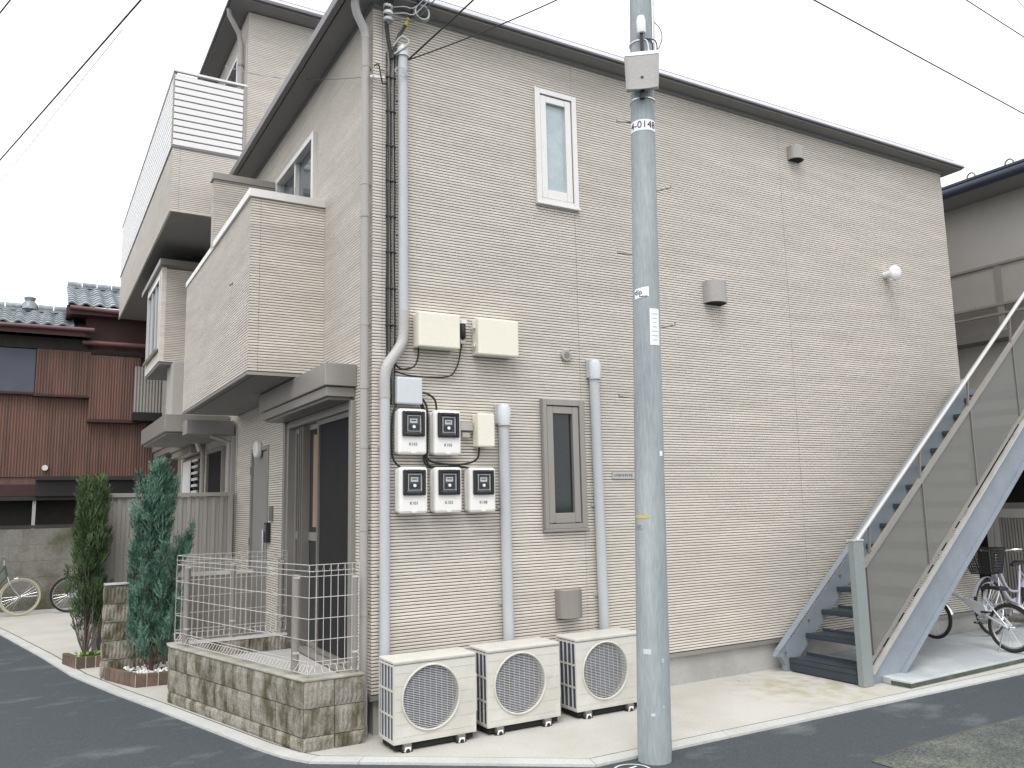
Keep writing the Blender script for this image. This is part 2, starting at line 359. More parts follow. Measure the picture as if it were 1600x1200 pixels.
# base flashing
MB(FX).box(-.01, 8.06, -.01, .012, .262, .300).build('base_flashing', M_bronze, A)
MB(LX).box(.012, 5, -.01, .012, .262, .300).build('base_flashing', M_bronze, A)
MB(FX).box(.0, 8.05, -.01, .002, .30, .308).build('base_shadow_gap', M_black, A)
# roof: soffit, fascia, parapet flashing
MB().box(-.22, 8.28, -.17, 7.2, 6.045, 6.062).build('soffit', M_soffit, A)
MB().box(-.245, 8.30, -.20, 7.2, 6.063, 6.080).build('fascia', M_fascia, A, .004)
MB().box(-.243, 8.295, -.198, 7.2, 6.081, 6.120).build('roof_edge', M_fasciaL, A, .004)
MB().box(-.255, 8.12, -.175, 7.2, 6.121, 6.145).build('roof_capping', M_fascia, A, .003)
MB().box(-.30, -.246, -.20, 5.0, 6.01, 6.10).build('eaves_gutter', M_fascia, A, .008)
MB(FX).box(0, 8.05, -.01, .018, 6.005, 6.045).build('frieze_trim', M_soffit, A)
MB(LX).box(.02, 5, -.01, .018, 6.005, 6.045).build('frieze_trim', M_soffit, A)
# slit windows
def slit(w, mf, mg, label, tracks):
    a, b, c, d = w
    f = MB(FX).frame(a, b, c, d, .055, -.03, .03, .045).build('window', mf, A, .004, label=label)
    MB(FX).box(a-.008, b+.008, .0, .045, c-.022, c-.001).build('sill', mf, f, .003)
    MB(FX).box(a-.006, a+.012, .031, .036, c, d).build('edge_bead', M_bronzed if tracks else M_white, f)
    MB(FX).frame(a+.062, b-.062, c+.05, d-.062, .066, -.03, .018, .09).build('sash', mf, f, .004)
    MB(FX).box(a+.128, b-.128, -.022, -.016, c+.14, d-.128).build('pane', mg, f)
    MB(FX).frame(a+.0555, b-.0555, c+.0455, d-.0555, .006, -.03, -.002).build('gasket', M_black, f)
    if tracks:
        for t in (a+.10, b-.12): MB(FX).box(t, t+.03, .018, .024, c+.048, c+.056).build('latch', M_black, f)
slit(winU, M_stain, M_glasspale, 'silver framed slit window of the upper storey', False)
slit(winL, M_bronze, M_glassdark, 'taupe framed slit window of the ground floor', True)
# vent hoods
def hood(x, z, r, h, dep, m, lab):
    pr = [(x+math.cos(t)*r, dep*(.35+.65*math.sin(t))) for t in [math.pi*k/12 for k in range(13)]]
    pr = [(x+r, 0)]+pr+[(x-r, 0)]
    b = MB(FX).prism([(p[0], p[1]) for p in pr], z, z+h)
    o = b.build('vent_hood', m, A, .004, smooth=True, label=lab)
    MB(FX).prism([(x+(p[0]-x)*.9, p[1]*.9+.001) for p in pr], z-.004, z-.0005).build('vent_opening', M_dark, o)
hood(3.77, 3.765, .128, .235, .15, M_pipe, 'large grey vent hood at mid height')
hood(5.172, 5.62, .098, .16, .12, M_pipe, 'small grey vent hood under the eaves')
hood(1.82, .735, .122, .245, .13, M_bronze, 'taupe exhaust cowl low on the wall')
rv = MB(FX); rv.tube([(1.885, 0, 3.085), (1.885, .03, 3.085)], .055, 24)
o = rv.build('round_vent', M_pipe, A, .006); MB(FX).tube([(1.885, .028, 3.085), (1.885, .034, 3.085)], .028, 20).build('vent_opening', M_bronzed, o)
tube2 = MB(FX).tube([(6.68, 0, 4.43), (6.68, .14, 4.43)], [.045, .045], 18).build('wall_lamp', M_white, A, smooth=True, label='white round wall lamp on the upper right wall')
b = MB(FX); prof = [(0, .095), (.03, .095), (.055, .07), (.066, .035), (.07, .001)]
b.tube([(6.68, .13+h, 4.43) for h, r in prof], [r for h, r in prof], 28); b.build('lamp_cover', M_lamp, tube2, smooth=True)
# left face: sliding door, shutter box, balcony
dr = MB(LX).frame(doorS[0], doorS[1], doorS[2], doorS[3], .055, -.09, .02).build('sliding_door', M_bronze, A, .004, label='tall sliding glass door behind the wire fence')
MB(LX).box(doorS[0]-.07, doorS[0]-.003, -.01, .045, .30, 2.63).build('shutter_rail', M_bronze, dr, .004)
MB(LX).box(doorS[1]+.003, doorS[1]+.06, -.01, .045, .30, 2.63).build('shutter_rail', M_bronze, dr, .004)
MB(LX).frame(.50, 1.50, .42, 2.56, .045, -.05, -.01).build('screen_frame', M_bronzed, dr)
MB(LX).box(.546, 1.454, -.034, -.028, .466, 2.514).build('insect_screen', M_screen, dr)
MB(LX).frame(1.46, 2.42, .42, 2.56, .055, -.085, -.052).build('door_leaf', M_bronze, dr)
MB(LX).box(1.516, 2.364, -.072, -.066, .476, 2.504).build('pane', M_glassdark, dr)
MB(LX).box(1.516, 2.364, -.064, -.056, 1.42, 1.50).build('mid_rail', M_bronze, dr)
MB(LX).box(1.53, 1.80, -.0655, -.0652, 1.55, 2.45).build('curtain', M_tan, dr)
for k in range(3): MB(LX).box(1.90+k*.14, 1.93+k*.14, -.064, .012-.02*k, .45, 2.55).build('shutter_edge', M_bronzed, dr)
MB(LX).box(.40, 2.52, .0, .14, .315, .355).build('door_sill', M_bronze, dr, .004)
hd = MB(LX).box(.40, 2.62, .0, .25, 2.66, 2.74).build('shutter_box', M_bronze, A, .004, label='shutter box hood over the sliding door')
MB(LX).box(.36, 2.66, .0, .275, 2.745, 2.935).build('hood_top', M_bronze, hd, .006)
MB(LX).box(.44, 2.56, .02, .22, 2.635, 2.659).build('hood_bottom', M_bronzed, hd)
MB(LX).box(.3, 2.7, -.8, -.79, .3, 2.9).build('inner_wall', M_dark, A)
d1 = MB(LX).frame(door1[0], door1[1], door1[2], door1[3], .05, -.05, .015).build('entrance_door', M_bronze, A, .004, label='plain grey entrance door with a vertical pull')
MB(LX).box(door1[0]+.055, door1[1]-.055, -.04, -.012, door1[2]+.055, door1[3]-.055).build('door_leaf', M_dsid, d1, .003)
MB(LX).tube([(3.40, .03, 1.0), (3.40, .03, 1.5)], .012, 8).build('pull_handle', M_chrome, d1)
for z_ in (.55, 1.3, 2.15): MB(LX).box(door1[1]-.05, door1[1]-.03, .0155, .024, z_, z_+.09).build('hinge', M_bronzed, d1)
MB(LX).box(3.06, 3.18, 0, .022, 1.60, 1.76).build('room_plate', M_bronzed, A, .003)
o = MB(LX).box(3.16, 3.27, 0, .05, 1.36, 1.58).build('intercom', M_black, A, .006)
MB(LX).box(3.18, 3.25, .0505, .052, 1.48, 1.56).build('speaker_grille', M_bronzed, o)
b = MB(LX).tube([(3.72, 0, 2.43), (3.72, .07, 2.43)], .10, 24); o = b.build('porch_lamp', M_lamp, A, .02, smooth=True, label='white round lamp beside the entrance door')
# balcony window
wb = MB(LX).frame(*winB, .06, -.06, .05).build('balcony_window', M_stain, A, .004, label='silver framed sliding window behind the balcony')
MB(LX).box(1.64, 2.32, -.03, -.024, 3.16, 5.47).build('pane', M_glassblue, wb)
MB(LX).box(2.32, 2.37, -.04, .02, 3.16, 5.47).build('mullion', M_stain, wb)
MB(LX).box(2.37, 3.02, -.05, -.044, 3.16, 5.47).build('pane', M_glassblue, wb)
MB(LX).box(2.37, 3.02, -.042, -.02, 5.00, 5.06).build('mid_rail', M_stain, wb)
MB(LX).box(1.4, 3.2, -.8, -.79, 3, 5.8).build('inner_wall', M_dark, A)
# balcony
BX = left(-.70)
siding(A, BX, 1.31, 4.98, 2.975, 4.62, joints=[1.40])
siding(A, front(1.31), -.70, 0, 2.975, 4.62, joints=[-.61])
MB().box(-.68, -.01, 1.33, 4.97, 2.955, 3.03).build('balcony_floor', M_soffit, A)
MB().box(-.703, -.0, 1.306, 1.33, 2.945, 2.972).box(-.703, -.68, 1.33, 4.98, 2.945, 2.972).build('balcony_drip_edge', M_bronze, A)
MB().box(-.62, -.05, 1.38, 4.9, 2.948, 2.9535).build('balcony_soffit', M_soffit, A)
MB().box(-.60, -.59, 1.42, 4.97, 3.03, 4.61).box(-.60, -.01, 1.41, 1.42, 3.03, 4.61).build('balcony_inner_wall', M_sidb, A)
MB().box(-.725, 0, 1.285, 1.43, 4.622, 4.70).box(-.725, -.58, 1.43, 3.07, 4.622, 4.70).box(-.715, -.58, 3.07, 4.98, 4.622, 4.69).build('balcony_coping', M_stain, A, .004)
siding(A, front(3.12), -.72, 0, 4.64, 5.44)
siding(A, left(-.72), 3.12, 3.24, 4.64, 5.44)
MB().box(-.745, 0, 3.095, 3.26, 5.442, 5.52).build('partition_coping', M_bronze, A, .004)
MB().box(-.68, -.01, 3.14, 3.23, 3.03, 5.44).build('balcony_partition', M_sidb, A)
MB(BX).tube([(2.06, .0, 3.98), (2.06, .03, 3.95)], .012, 6).build('overflow_spout', M_bronze, A)
# downpipe of the corner
dp = thing('downpipe', 'taupe rainwater pipe down the near corner of the apartment house', 'downpipe', (-.05, .03, 0))
MB().tube([(-.055, .03, .01), (-.055, .03, 5.80)], .034, 16).build('pipe', M_pipe, dp, smooth=True)
MB().tube([(-.055, .03, 5.72), (-.065, .03, 5.79), (-.15, -.01, 5.90), (-.17, -.02, 5.96), (-.175, -.03, 6.045)], .036, 14).build('offset_bend', M_conduit, dp, smooth=True)
for z_ in (.9, 1.55, 2.2, 3.2, 4.4, 5.45):
    MB().tube([(-.055, .03, z_), (-.055, .03, z_+.03)], .037, 16).bar((-.055, .06, z_+.015), (0, .075, z_+.015), .01, .02).build('pipe_clip', M_pipe, dp)
for z_ in (.02, 2.68, 4.12): MB().tube([(-.055, .03, z_), (-.055, .03, z_+.06)], .0385, 16).build('pipe_socket', M_pipe, dp, smooth=True)

# ------------------------------------------------------------------ three-storey building behind
B = thing('apartment_building', 'taller three-storey beige apartment block rising behind the two-storey one', 'building', (0, 5, 0))
YB = front(5.0)
siding(B, YB, .0, 6, 5.9, 8.76, joints=[2.9], m=M_sidb)
siding(B, LX, 5.02, 12.5, .30, 8.76, [(5.5, 7.2, 6.7, 8.35)], [5.1, 8], m=M_sid)
MB().box(.0, 6, 5.015, 12.5, 0, .30).build('foundation', M_found, B)
MB().quad((.02, 12.5, 0), (6, 12.5, 0), (6, 12.5, 8.7), (.02, 12.5, 8.7)).quad((6, 5, 0), (6, 12.5, 0), (6, 12.5, 8.7), (6, 5, 8.7)).build('rear_wall', M_sidb, B)
MB().box(-.26, 6.2, 4.75, 12.8, 8.765, 8.785).build('soffit', M_soffit, B)
MB().box(-.30, 6.22, 4.70, 12.8, 8.786, 8.83).build('fascia', M_fascia, B, .004)
MB().box(-.285, 6.2, 4.715, 12.8, 8.831, 8.88).build('roof_edge', M_fasciaL, B, .004)
MB().box(-.27, 6.1, 4.73, 12.8, 8.881, 8.90).build('roof_capping', M_fascia, B)
f = MB(LX).frame(5.5, 7.2, 6.7, 8.35, .06, -.04, .04).build('upper_window', M_stain, B); MB(LX).box(5.56, 7.14, -.03, -.02, 6.76, 8.29).build('pane', M_glassblue, f)
bx = -.94; zb0 = 5.655; zb1 = 6.53
siding(B, front(5.0), bx, 0, zb0, zb1, joints=[bx+.1], m=M_sidb)
siding(B, left(bx), 5.0, 12.2, zb0, zb1, joints=[5.1, 8], m=M_sidb)
MB().box(bx+.02, -.01, 5.02, 12.2, zb0+.01, zb0+.14).build('balcony_floor', M_soffit, B)
MB().box(bx-.008, 0, 4.99, 5.02, zb0-.01, zb0+.0).box(bx-.008, bx+.02, 5.02, 12.2, zb0-.01, zb0).build('balcony_drip_edge', M_sidb, B)
MB().box(bx-.015, 0, 4.985, 5.1, zb1+.001, zb1+.03).box(bx-.015, bx+.1, 5.1, 12.2, zb1+.001, zb1+.03).build('balcony_coping', M_fascia, B)
for y_ in (7.1, 7.5): MB().tube([(-.36, y_, zb0+.004), (-.36, y_, zb0-.012)], .06, 18).build('soffit_vent', M_bronzed, B)
zt = 7.58; ns = 11
MB().box(bx+.02, -.045, 5.0065, 5.012, zb1+.032, 7.57).build('rail_backing', M_bronzed, B)
MB().box(bx+.0105, bx+.016, 5.03, 12.2, zb1+.032, 7.57).build('rail_backing', M_white, B)
hh = (zt-zb1-.03)/ns
for k in range(ns):
    z_ = zb1+.035+k*hh
    hgt = hh*.78 if k < ns-1 else hh*.66
    MB().box(bx+.0, -.045, 4.985, 5.005, z_, z_+hgt).build('rail_slat', M_white, B)
    MB().box(bx-.01, bx+.01, 5.012, 12.2, z_, z_+hgt).build('rail_slat', M_white, B)
MB().box(-.04, -.005, 4.98, 5.02, zb1+.03, zt+.02).box(bx-.018, bx+.02, 5.008, 5.03, zb1+.03, zt+.02).build('rail_post', M_bronze, B)
MB().box(bx-.02, 0, 4.975, 5.025, zt+.021, zt+.05).box(bx-.02, bx+.03, 5.025, 12.2, zt+.021, zt+.05).build('rail_top', M_white, B)
for x_ in (-.62, -.16): MB().box(x_, x_+.035, 5.006, 5.02, zb1+.03, zt+.02).build('rail_post', M_bronzed, B)
p2 = thing('downpipe', 'grey rainwater pipe on the upper corner of the three-storey block', 'downpipe', (-.05, 5.2, 6))
MB().tube([(-.05, 5.2, 5.8), (-.05, 5.2, 8.35), (-.10, 5.17, 8.5), (-.24, 5.1, 8.68), (-.25, 5.1, 8.78)], .036, 14).build('pipe', M_pipe, p2, smooth=True)
MB().tube([(-.05, 5.2, 8.0), (-.05, 5.2, 8.03)], .042, 14).build('pipe_clip', M_bronzed, p2)
# second-floor bay, pier and ground-floor hoods
by = MB().box(-.80, 0, 6.62, 8.3, 3.86, 3.90).build('bay_floor', M_soffit, B)
siding(B, front(6.6), -.80, 0, 3.9, 5.3, m=M_sid)
f = MB(left(-.80)).frame(6.6, 8.3, 3.9, 5.32, .10, -.05, .015, .18).build('bay_window', M_sidb, B)
MB(left(-.80)).frame(6.72, 8.18, 4.09, 5.22, .05, -.03, .03).build('window_frame', M_stain, f)
for k in range(3): MB(left(-.80)).box(6.77+k*.47, 7.21+k*.47, -.01, -.002, 4.14, 5.17).build('pane', M_glassblue, f)
for k in range(2): MB(left(-.80)).box(7.215+k*.47, 7.235+k*.47, -.02, .02, 4.14, 5.17).build('mullion', M_stain, f)
MB(left(-.80)).box(6.66, 8.24, .0305, .06, 4.06, 4.10).build('sill', M_bronze, f)
MB().box(-.86, -.1, 6.5, 8.8, 5.33, 5.42).box(-.80, -.1, 6.9, 8.6, 5.421, 5.52).build('bay_hood', M_bronzed, B, .006)
MB().box(-.64, -.02, 6.35, 7.0, 2.99, 3.858).build('pier', M_pier, B)
MB().box(-.84, -.02, 5.5, 8.2, 2.775, 3.01).build('porch_canopy', M_bronze, B, .006)
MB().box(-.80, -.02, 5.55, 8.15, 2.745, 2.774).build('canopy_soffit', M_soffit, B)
MB().box(-.62, -.03, 5.1, 5.48, 2.72, 2.90).build('beam', M_soffit, B)
MB().tube([(-.30, 5.2, 2.84), (-.30, 5.2, 2.70), (-.06, 5.2, 2.62), (-.06, 5.2, 1.9), (-.06, 5.2, .1)], .03, 10).build('drain_pipe', M_pipe, B, smooth=True)
def hoodwin(y0, y1, z1, d, lab):
    h = MB(LX).box(y0, y1, 0, d, z1-.22, z1-.11).build('window_hood', M_bronze, B, .006, label=lab)
    MB(LX).box(y0-.04, y1+.04, 0, d+.025, z1-.108, z1).build('hood_top', M_bronze, h, .006)
    w = MB(LX).frame(y0+.08, y1-.08, .9, z1-.24, .05, .0, .05).build('ground_window', M_bronze, B, .003)
    MB(LX).box(y0+.14, y1-.14, .02, .026, .96, z1-.3).build('pane', M_glassdark, w)
    return w
w1 = hoodwin(9.6, 11.6, 2.98, .24, 'far shutter hood')
w2 = hoodwin(7.35, 9.3, 2.83, .22, 'near shutter hood')
MB(LX).box(8.3, 9.1, .052, .058, 1.2, 2.55).build('curtain', M_white, w2)  # white panel, its colour stands in for a lit window
for k in range(14): MB(LX).box(7.6, 8.1, .052, .075, 1.2+k*.1, 1.24+k*.1).build('grille_bar', M_white, w2)
f = MB(LX).frame(5.75, 6.95, .3, 2.62, .06, 0, .05).build('recess_door', M_bronze, B); MB(LX).box(5.81, 6.89, .01, .02, .36, 2.56).build('door_leaf', M_screen, f)
MB(LX).tube([(7.1, .16, 2.9), (7.12, .16, 2.75), (7.12, .12, 2.62)], .035, 10).build('spot_lamp', M_white, B, smooth=True)
MB(LX).tube([(7.18, .06, .3), (7.18, .06, 2.7)], .035, 12).build('drain_pipe', M_pipe, B, smooth=True)
MB(LX).box(5.1, 5.22, 0, .05, .3, 2.7).build('corner_trim', M_pipe, B)

# ------------------------------------------------------------------ boxes, meters, conduits, cables on the street wall
def ubox(name, lab, cat, x0, x1, z0, z1, d, m, lip=True):
    t = thing(name, lab, cat, ((x0+x1)/2, -d, z0))
    MB(FX).box(x0+.008, x1-.008, .012, d*.55, z0+.006, z1-.006).build('case', m, t, .008)
    MB(FX).box(x0, x1, d*.56, d, z0, z1).build('lid', m, t, .012)
    MB(FX).box(x0+.03, x1-.03, .002, .0115, z0+.03, z1-.03).build('mounting_plate', M_conduit, t)
    return t
t = ubox('utility_box', 'larger cream box high on the wall beside the bent grey pipe', 'junction box', .345, .722, 3.03, 3.325, .16, M_cream)
t = ubox('utility_box', 'cream box right of the black cable splice, higher wall row', 'junction box', .90, 1.30, 3.005, 3.325, .15, M_cream)
for z_ in (3.08, 3.24): MB(FX).box(.885, .899, .05, .09, z_, z_+.03).build('hinge', M_cream, t)
t = ubox('utility_box', 'small pale blue-grey box just above the top left electricity meter', 'junction box', .175, .397, 2.555, 2.775, .11, M_lgrey2)
t = ubox('utility_box', 'small cream box right of the top meter row', 'junction box', .89, 1.05, 2.215, 2.50, .14, M_cream)
MB(FX).box(.77, .885, .01, .05, 2.36, 2.43).box(.79, .86, .01, .045, 2.30, 2.34).build('conduit_coupling', M_conduit, t)
def meter():
    t = thing('electricity_meter', '', 'electricity meter', (0, 0, 0), 'electricity meters on the street wall')
    MB(FX).box(-.12, .12, .004, .06, .008, .362).build('back_case', M_meter, t, .02)
    MB(FX).box(-.123, .123, .061, .135, 0, .37).build('front_case', M_meter, t, .022)
    w = MB(FX).frame(-.098, .098, .145, .35, .030, .1355, .16).build('window_bezel', M_black, t, .01)
    MB(FX).box(-.062, .062, .1355, .145, .18, .316).build('dial_plate', M_meterglass, w)
    MB(FX).frame(-.056, .056, .184, .312, .003, .1455, .158).build('cover_rim', M_lgrey, w)
    MB(FX).box(-.032, .032, .146, .1475, .252, .288).build('counter_label', M_lgrey, w)
    MB(FX).box(-.022, .022, .148, .149, .270, .278).build('counter', M_ink, w)
    MB(FX).box(-.046, .046, .146, .149, .200, .238).build('rotor_slot', M_ink, w)
    MB(FX).tube([(0, .149, .222), (0, .156, .222)], .013, 14).build('screw_cap', M_sticker, w)
    MB(FX).box(-.02, .02, .1355, .14, .008, .02).build('latch', M_cream, t)
    return t
m0 = meter(); ms = [('K103', .300, 2.145, 'top row left, under the pale blue-grey box'), ('K105', .610, 2.142, 'top row right, next to the small cream box'),
    ('K101', .305, 1.675, 'leftmost of the three in the lower row'), ('K102', .613, 1.675, 'middle of the three in the lower row'), ('K108', .930, 1.672, 'rightmost of the lower row, nearest the capped pipe')]
for i, (s_, x_, z_, lab) in enumerate(ms):
    o = m0 if i == 0 else copy_tree(m0)
    o.location = (x_, 0, z_); o['label'] = 'white electricity meter box, '+lab
bpy.context.view_layer.update()
for (s_, x_, z_, lab), o in zip(ms, [m0]+[ob for ob in col.objects if ob.name.startswith('electricity_meter.')]):
    tx = text(s_, .034, M_ink, None, FX, 0, .1362, .082); tx.parent = o
# conduits
def conduit(name, lab, pts, r, m=M_lgrey, cat='conduit'):
    t = thing(name, lab, cat, pts[0]); MB().tube(pts, r, 16).build('pipe', m, t, smooth=True); return t
t = conduit('cable_conduit', 'pale grey conduit from the corner cables down behind the first outdoor unit', [(.092, -.045, .05), (.092, -.045, 2.66)], .042)
MB().tube([(.254, -.045, 3.30), (.254, -.045, 5.60)], .042, 16).build('upper_pipe', M_lgrey, t, smooth=True)
MB().tube(smooth_pts([(.092, -.045, 2.60), (.092, -.045, 2.78), (.12, -.047, 2.88), (.215, -.05, 3.02), (.25, -.047, 3.12), (.254, -.045, 3.34)], 5), .045, 14).build('flexible_bend', M_conduit, t, smooth=True)
MB().tube([(.254, -.045, 5.59), (.254, -.045, 5.66), (.254, -.06, 5.70)], [.055, .055, .03], 16).build('entrance_cap', M_lgrey2, t, smooth=True)
for z_ in (1.2, 2.2, 4.0, 5.2): MB(FX).box((.045 if z_ < 2.7 else .207), (.139 if z_ < 2.7 else .301), 0, .012, z_, z_+.03).build('saddle_clip', M_conduit, t)
def capped(x, ztop, lab, x2=None):
    t = thing('cable_conduit', lab, 'conduit', (x, -.05, .0)); x2 = x2 or x
    MB().tube([(x2, -.05, .05), (x, -.05, ztop-.15)], .047, 16).build('pipe', M_lgrey, t, smooth=True)
    MB(FX).box(x-.062, x+.038, .0, .075, ztop-.18, ztop).build('cap_back', M_lgrey, t, .012)
    MB().tube([(x, -.06, ztop-.19), (x, -.06, ztop-.05), (x, -.055, ztop-.01)], [.055, .062, .045], 16).build('cap', M_lgrey2, t, smooth=True)
    for z_ in (.9, 1.7): MB(FX).box(x-.056, x+.056, 0, .015, z_, z_+.03).build('saddle_clip', M_conduit, t)
capped(1.185, 2.60, 'capped pale pipe cover rising between the first two outdoor units', 1.20)
capped(2.17, 3.06, 'taller capped pale pipe cover right of the ground-floor slit window', 2.19)
# cable bundle on the corner
cb = thing('cable_bundle', 'dark bundle of power cables tied down the near corner of the street wall', 'cables', (.15, -.03, 2.6))
for i, x_ in enumerate((.115, .132, .150, .168, .186)):
    pts = [(x_+.003*math.sin(j*1.3+i), -.025-.008*(i % 2), 2.55+j*.235) for j in range(14)]
    MB().tube(smooth_pts(pts, 3), .0062, 7).build('cable', (M_black, M_bronzed)[i % 2], cb, smooth=True)
for j in range(9): MB(FX).tube([(.106, .03, 2.9+j*.31), (.194, .03, 2.9+j*.31)], .012, 8).build('cable_tie', M_black, cb)
for j in range(2):
    MB().tube(smooth_pts([(.15+.01*j, -.04, 5.55), (.10+.01*j, -.06, 5.78), (.075+.02*j, -.10, 5.95), (.10+.02*j, -.13, 6.02), (.17+.02*j, -.30, 6.3), (.3, -.7, 6.8)], 5), .014, 8).build('drop_cable', M_black, cb, smooth=True)
MB().tube(smooth_pts([(.155, -.045, 5.55), (.20, -.06, 5.74), (.26, -.08, 5.86), (.31, -.12, 5.98), (.36, -.2, 6.06), (.5, -.5, 6.3)], 5), .014, 8).build('drop_cable', M_black, cb, smooth=True)
MB().tube(smooth_pts([(.262, -.085, 5.865), (.285, -.10, 5.93)], 4), .018, 8).build('earth_tape', M_green, cb, smooth=True)
MB().tube(smooth_pts([(.15, -.04, 5.58), (.24, -.10, 5.64), (.28, -.12, 5.70), (.22, -.10, 5.74), (.16, -.05, 5.66)], 5), .010, 7).build('cable_loop', M_conduit, cb, smooth=True)
n = 26; MB().tube([(.385+.065*math.cos(6.283*k/n), -.17, 5.98+.065*math.sin(6.283*k/n)) for k in range(n)], .008, 6, closed=True).build('coil', M_lgrey, cb, smooth=True)
MB().tube([(.385+.075*math.cos(6.283*k/n), -.155, 5.975+.075*math.sin(6.283*k/n)) for k in range(n)], .007, 6, closed=True).build('coil', M_bronzed, cb, smooth=True)
for i, z_ in enumerate((5.87, 5.93, 5.99)):
    MB().tube([(.10, -.09, z_-.018), (.10, -.09, z_-.012), (.10, -.09, z_+.012), (.10, -.09, z_+.018)], [.025, .042, .042, .025], 14).build('insulator', M_white if i else M_lgrey, cb, smooth=True)
    MB().tube(smooth_pts([(.13, -.10, z_), (.22, -.16, z_+.0), (.33, -.2, z_+.02), (.5, -.5, z_+.25)], 4), .005, 6).build('service_wire', M_lgrey if i else M_bluep, cb, smooth=True)
MB().tube([(.10, -.02, 5.84), (.10, -.09, 5.84), (.10, -.09, 6.02), (.10, -.02, 6.02)], .008, 6).build('insulator_bracket', M_conduit, cb)
for i, (x_, r_) in enumerate(((.05, .05), (.22, .06), (.29, .045))):
    MB().tube([(x_+r_*math.cos(6.283*k/20), -.09-.01*i, 5.42+.6*r_*math.sin(6.283*k/20)) for k in range(20)], .0035, 5, closed=True).build('phone_wire_coil', M_bronzed if i == 0 else M_lgrey, cb)
MB().bar((-.04, -.04, 5.34), (.08, -.06, 5.35), .02, .02).build('wire_bracket', M_white, cb)
MB().tube(smooth_pts([(-.02, -.08, 5.42), (.02, -.08, 5.44), (.06, -.06, 5.30), (.115, -.05, 5.18), (.118, -.045, 4.0), (.12, -.04, 3.0)], 5), .006, 6).build('phone_wire', M_black, cb)
# short cables
def cable(lab, lst, r=.008, grp='black cables linking the boxes and meters'):
    t = thing('wall_cable', lab, 'cable', lst[0][0], grp)
    for p in lst: MB().tube(smooth_pts(p, 5), r, 7).build('cable', M_black, t, smooth=True)
cable('black cable looping from the larger cream box back to the corner bundle', [[(.38, -.06, 3.04), (.385, -.05, 2.97), (.35, -.04, 2.88), (.24, -.04, 2.85), (.17, -.04, 2.90)]], .008)
cable('thin black cable running from the splice between the cream boxes to the corner bundle', [[(.79, -.05, 3.12), (.785, -.04, 3.05), (.755, -.035, 2.92), (.69, -.035, 2.825), (.55, -.035, 2.80), (.32, -.035, 2.80), (.18, -.035, 2.83)]], .0065)
cable('black cables curving from the pale blue-grey box over to the top right meter', [[(.39, -.07, 2.66), (.46, -.07, 2.65), (.525, -.07, 2.60), (.54, -.07, 2.50)], [(.39, -.06, 2.62), (.43, -.06, 2.59), (.46, -.06, 2.50), (.458, -.05, 2.2), (.47, -.05, 2.11), (.60, -.05, 2.075), (.80, -.05, 2.075), (.92, -.05, 2.12), (.945, -.05, 2.22)],
   [(.39, -.06, 2.60), (.435, -.055, 2.50), (.44, -.05, 2.2), (.46, -.05, 2.09), (.52, -.05, 2.05), (.74, -.05, 2.055), (.84, -.06, 2.04)], [(.385, -.06, 2.58), (.42, -.05, 2.50), (.425, -.05, 2.15), (.46, -.05, 2.06), (.56, -.05, 2.04)]], .009)
cable('black cable bowing along the left side of the meters to the lower left one', [[(.19, -.05, 2.56), (.155, -.05, 2.45), (.150, -.05, 2.2), (.17, -.05, 2.10), (.225, -.06, 2.04)]], .009)
sp = thing('cable_splice', 'black cable splice hanging between the two upper cream boxes', 'cable splice', (.80, -.05, 3.13))
MB().tube([(.80, -.05, 3.14), (.80, -.05, 3.16), (.80, -.05, 3.28), (.80, -.05, 3.30)], [.012, .026, .026, .012], 12).build('sleeve', M_black, sp, smooth=True)
MB(FX).box(.775, .825, .02, .08, 3.275, 3.31).build('clamp', M_white, sp)
MB(FX).box(.77, .82, .0, .07, 3.10, 3.125).build('bracket', M_conduit, sp)
# name plate
np_ = thing('name_plate', 'small grey plate with faint raised marks on the siding left of the utility pole', 'sign', (2.5, -.01, 1.96))
MB(FX).box(2.37, 2.63, 0, .012, 1.945, 2.015).build('plate', M_conduit, np_, .002)
for k in range(9): MB(FX).box(2.39+k*.024, 2.402+k*.024+.004*(k % 3), .0125, .0135, 1.968+.003*(k % 2), 1.992).build('mark', M_bronzed, np_)

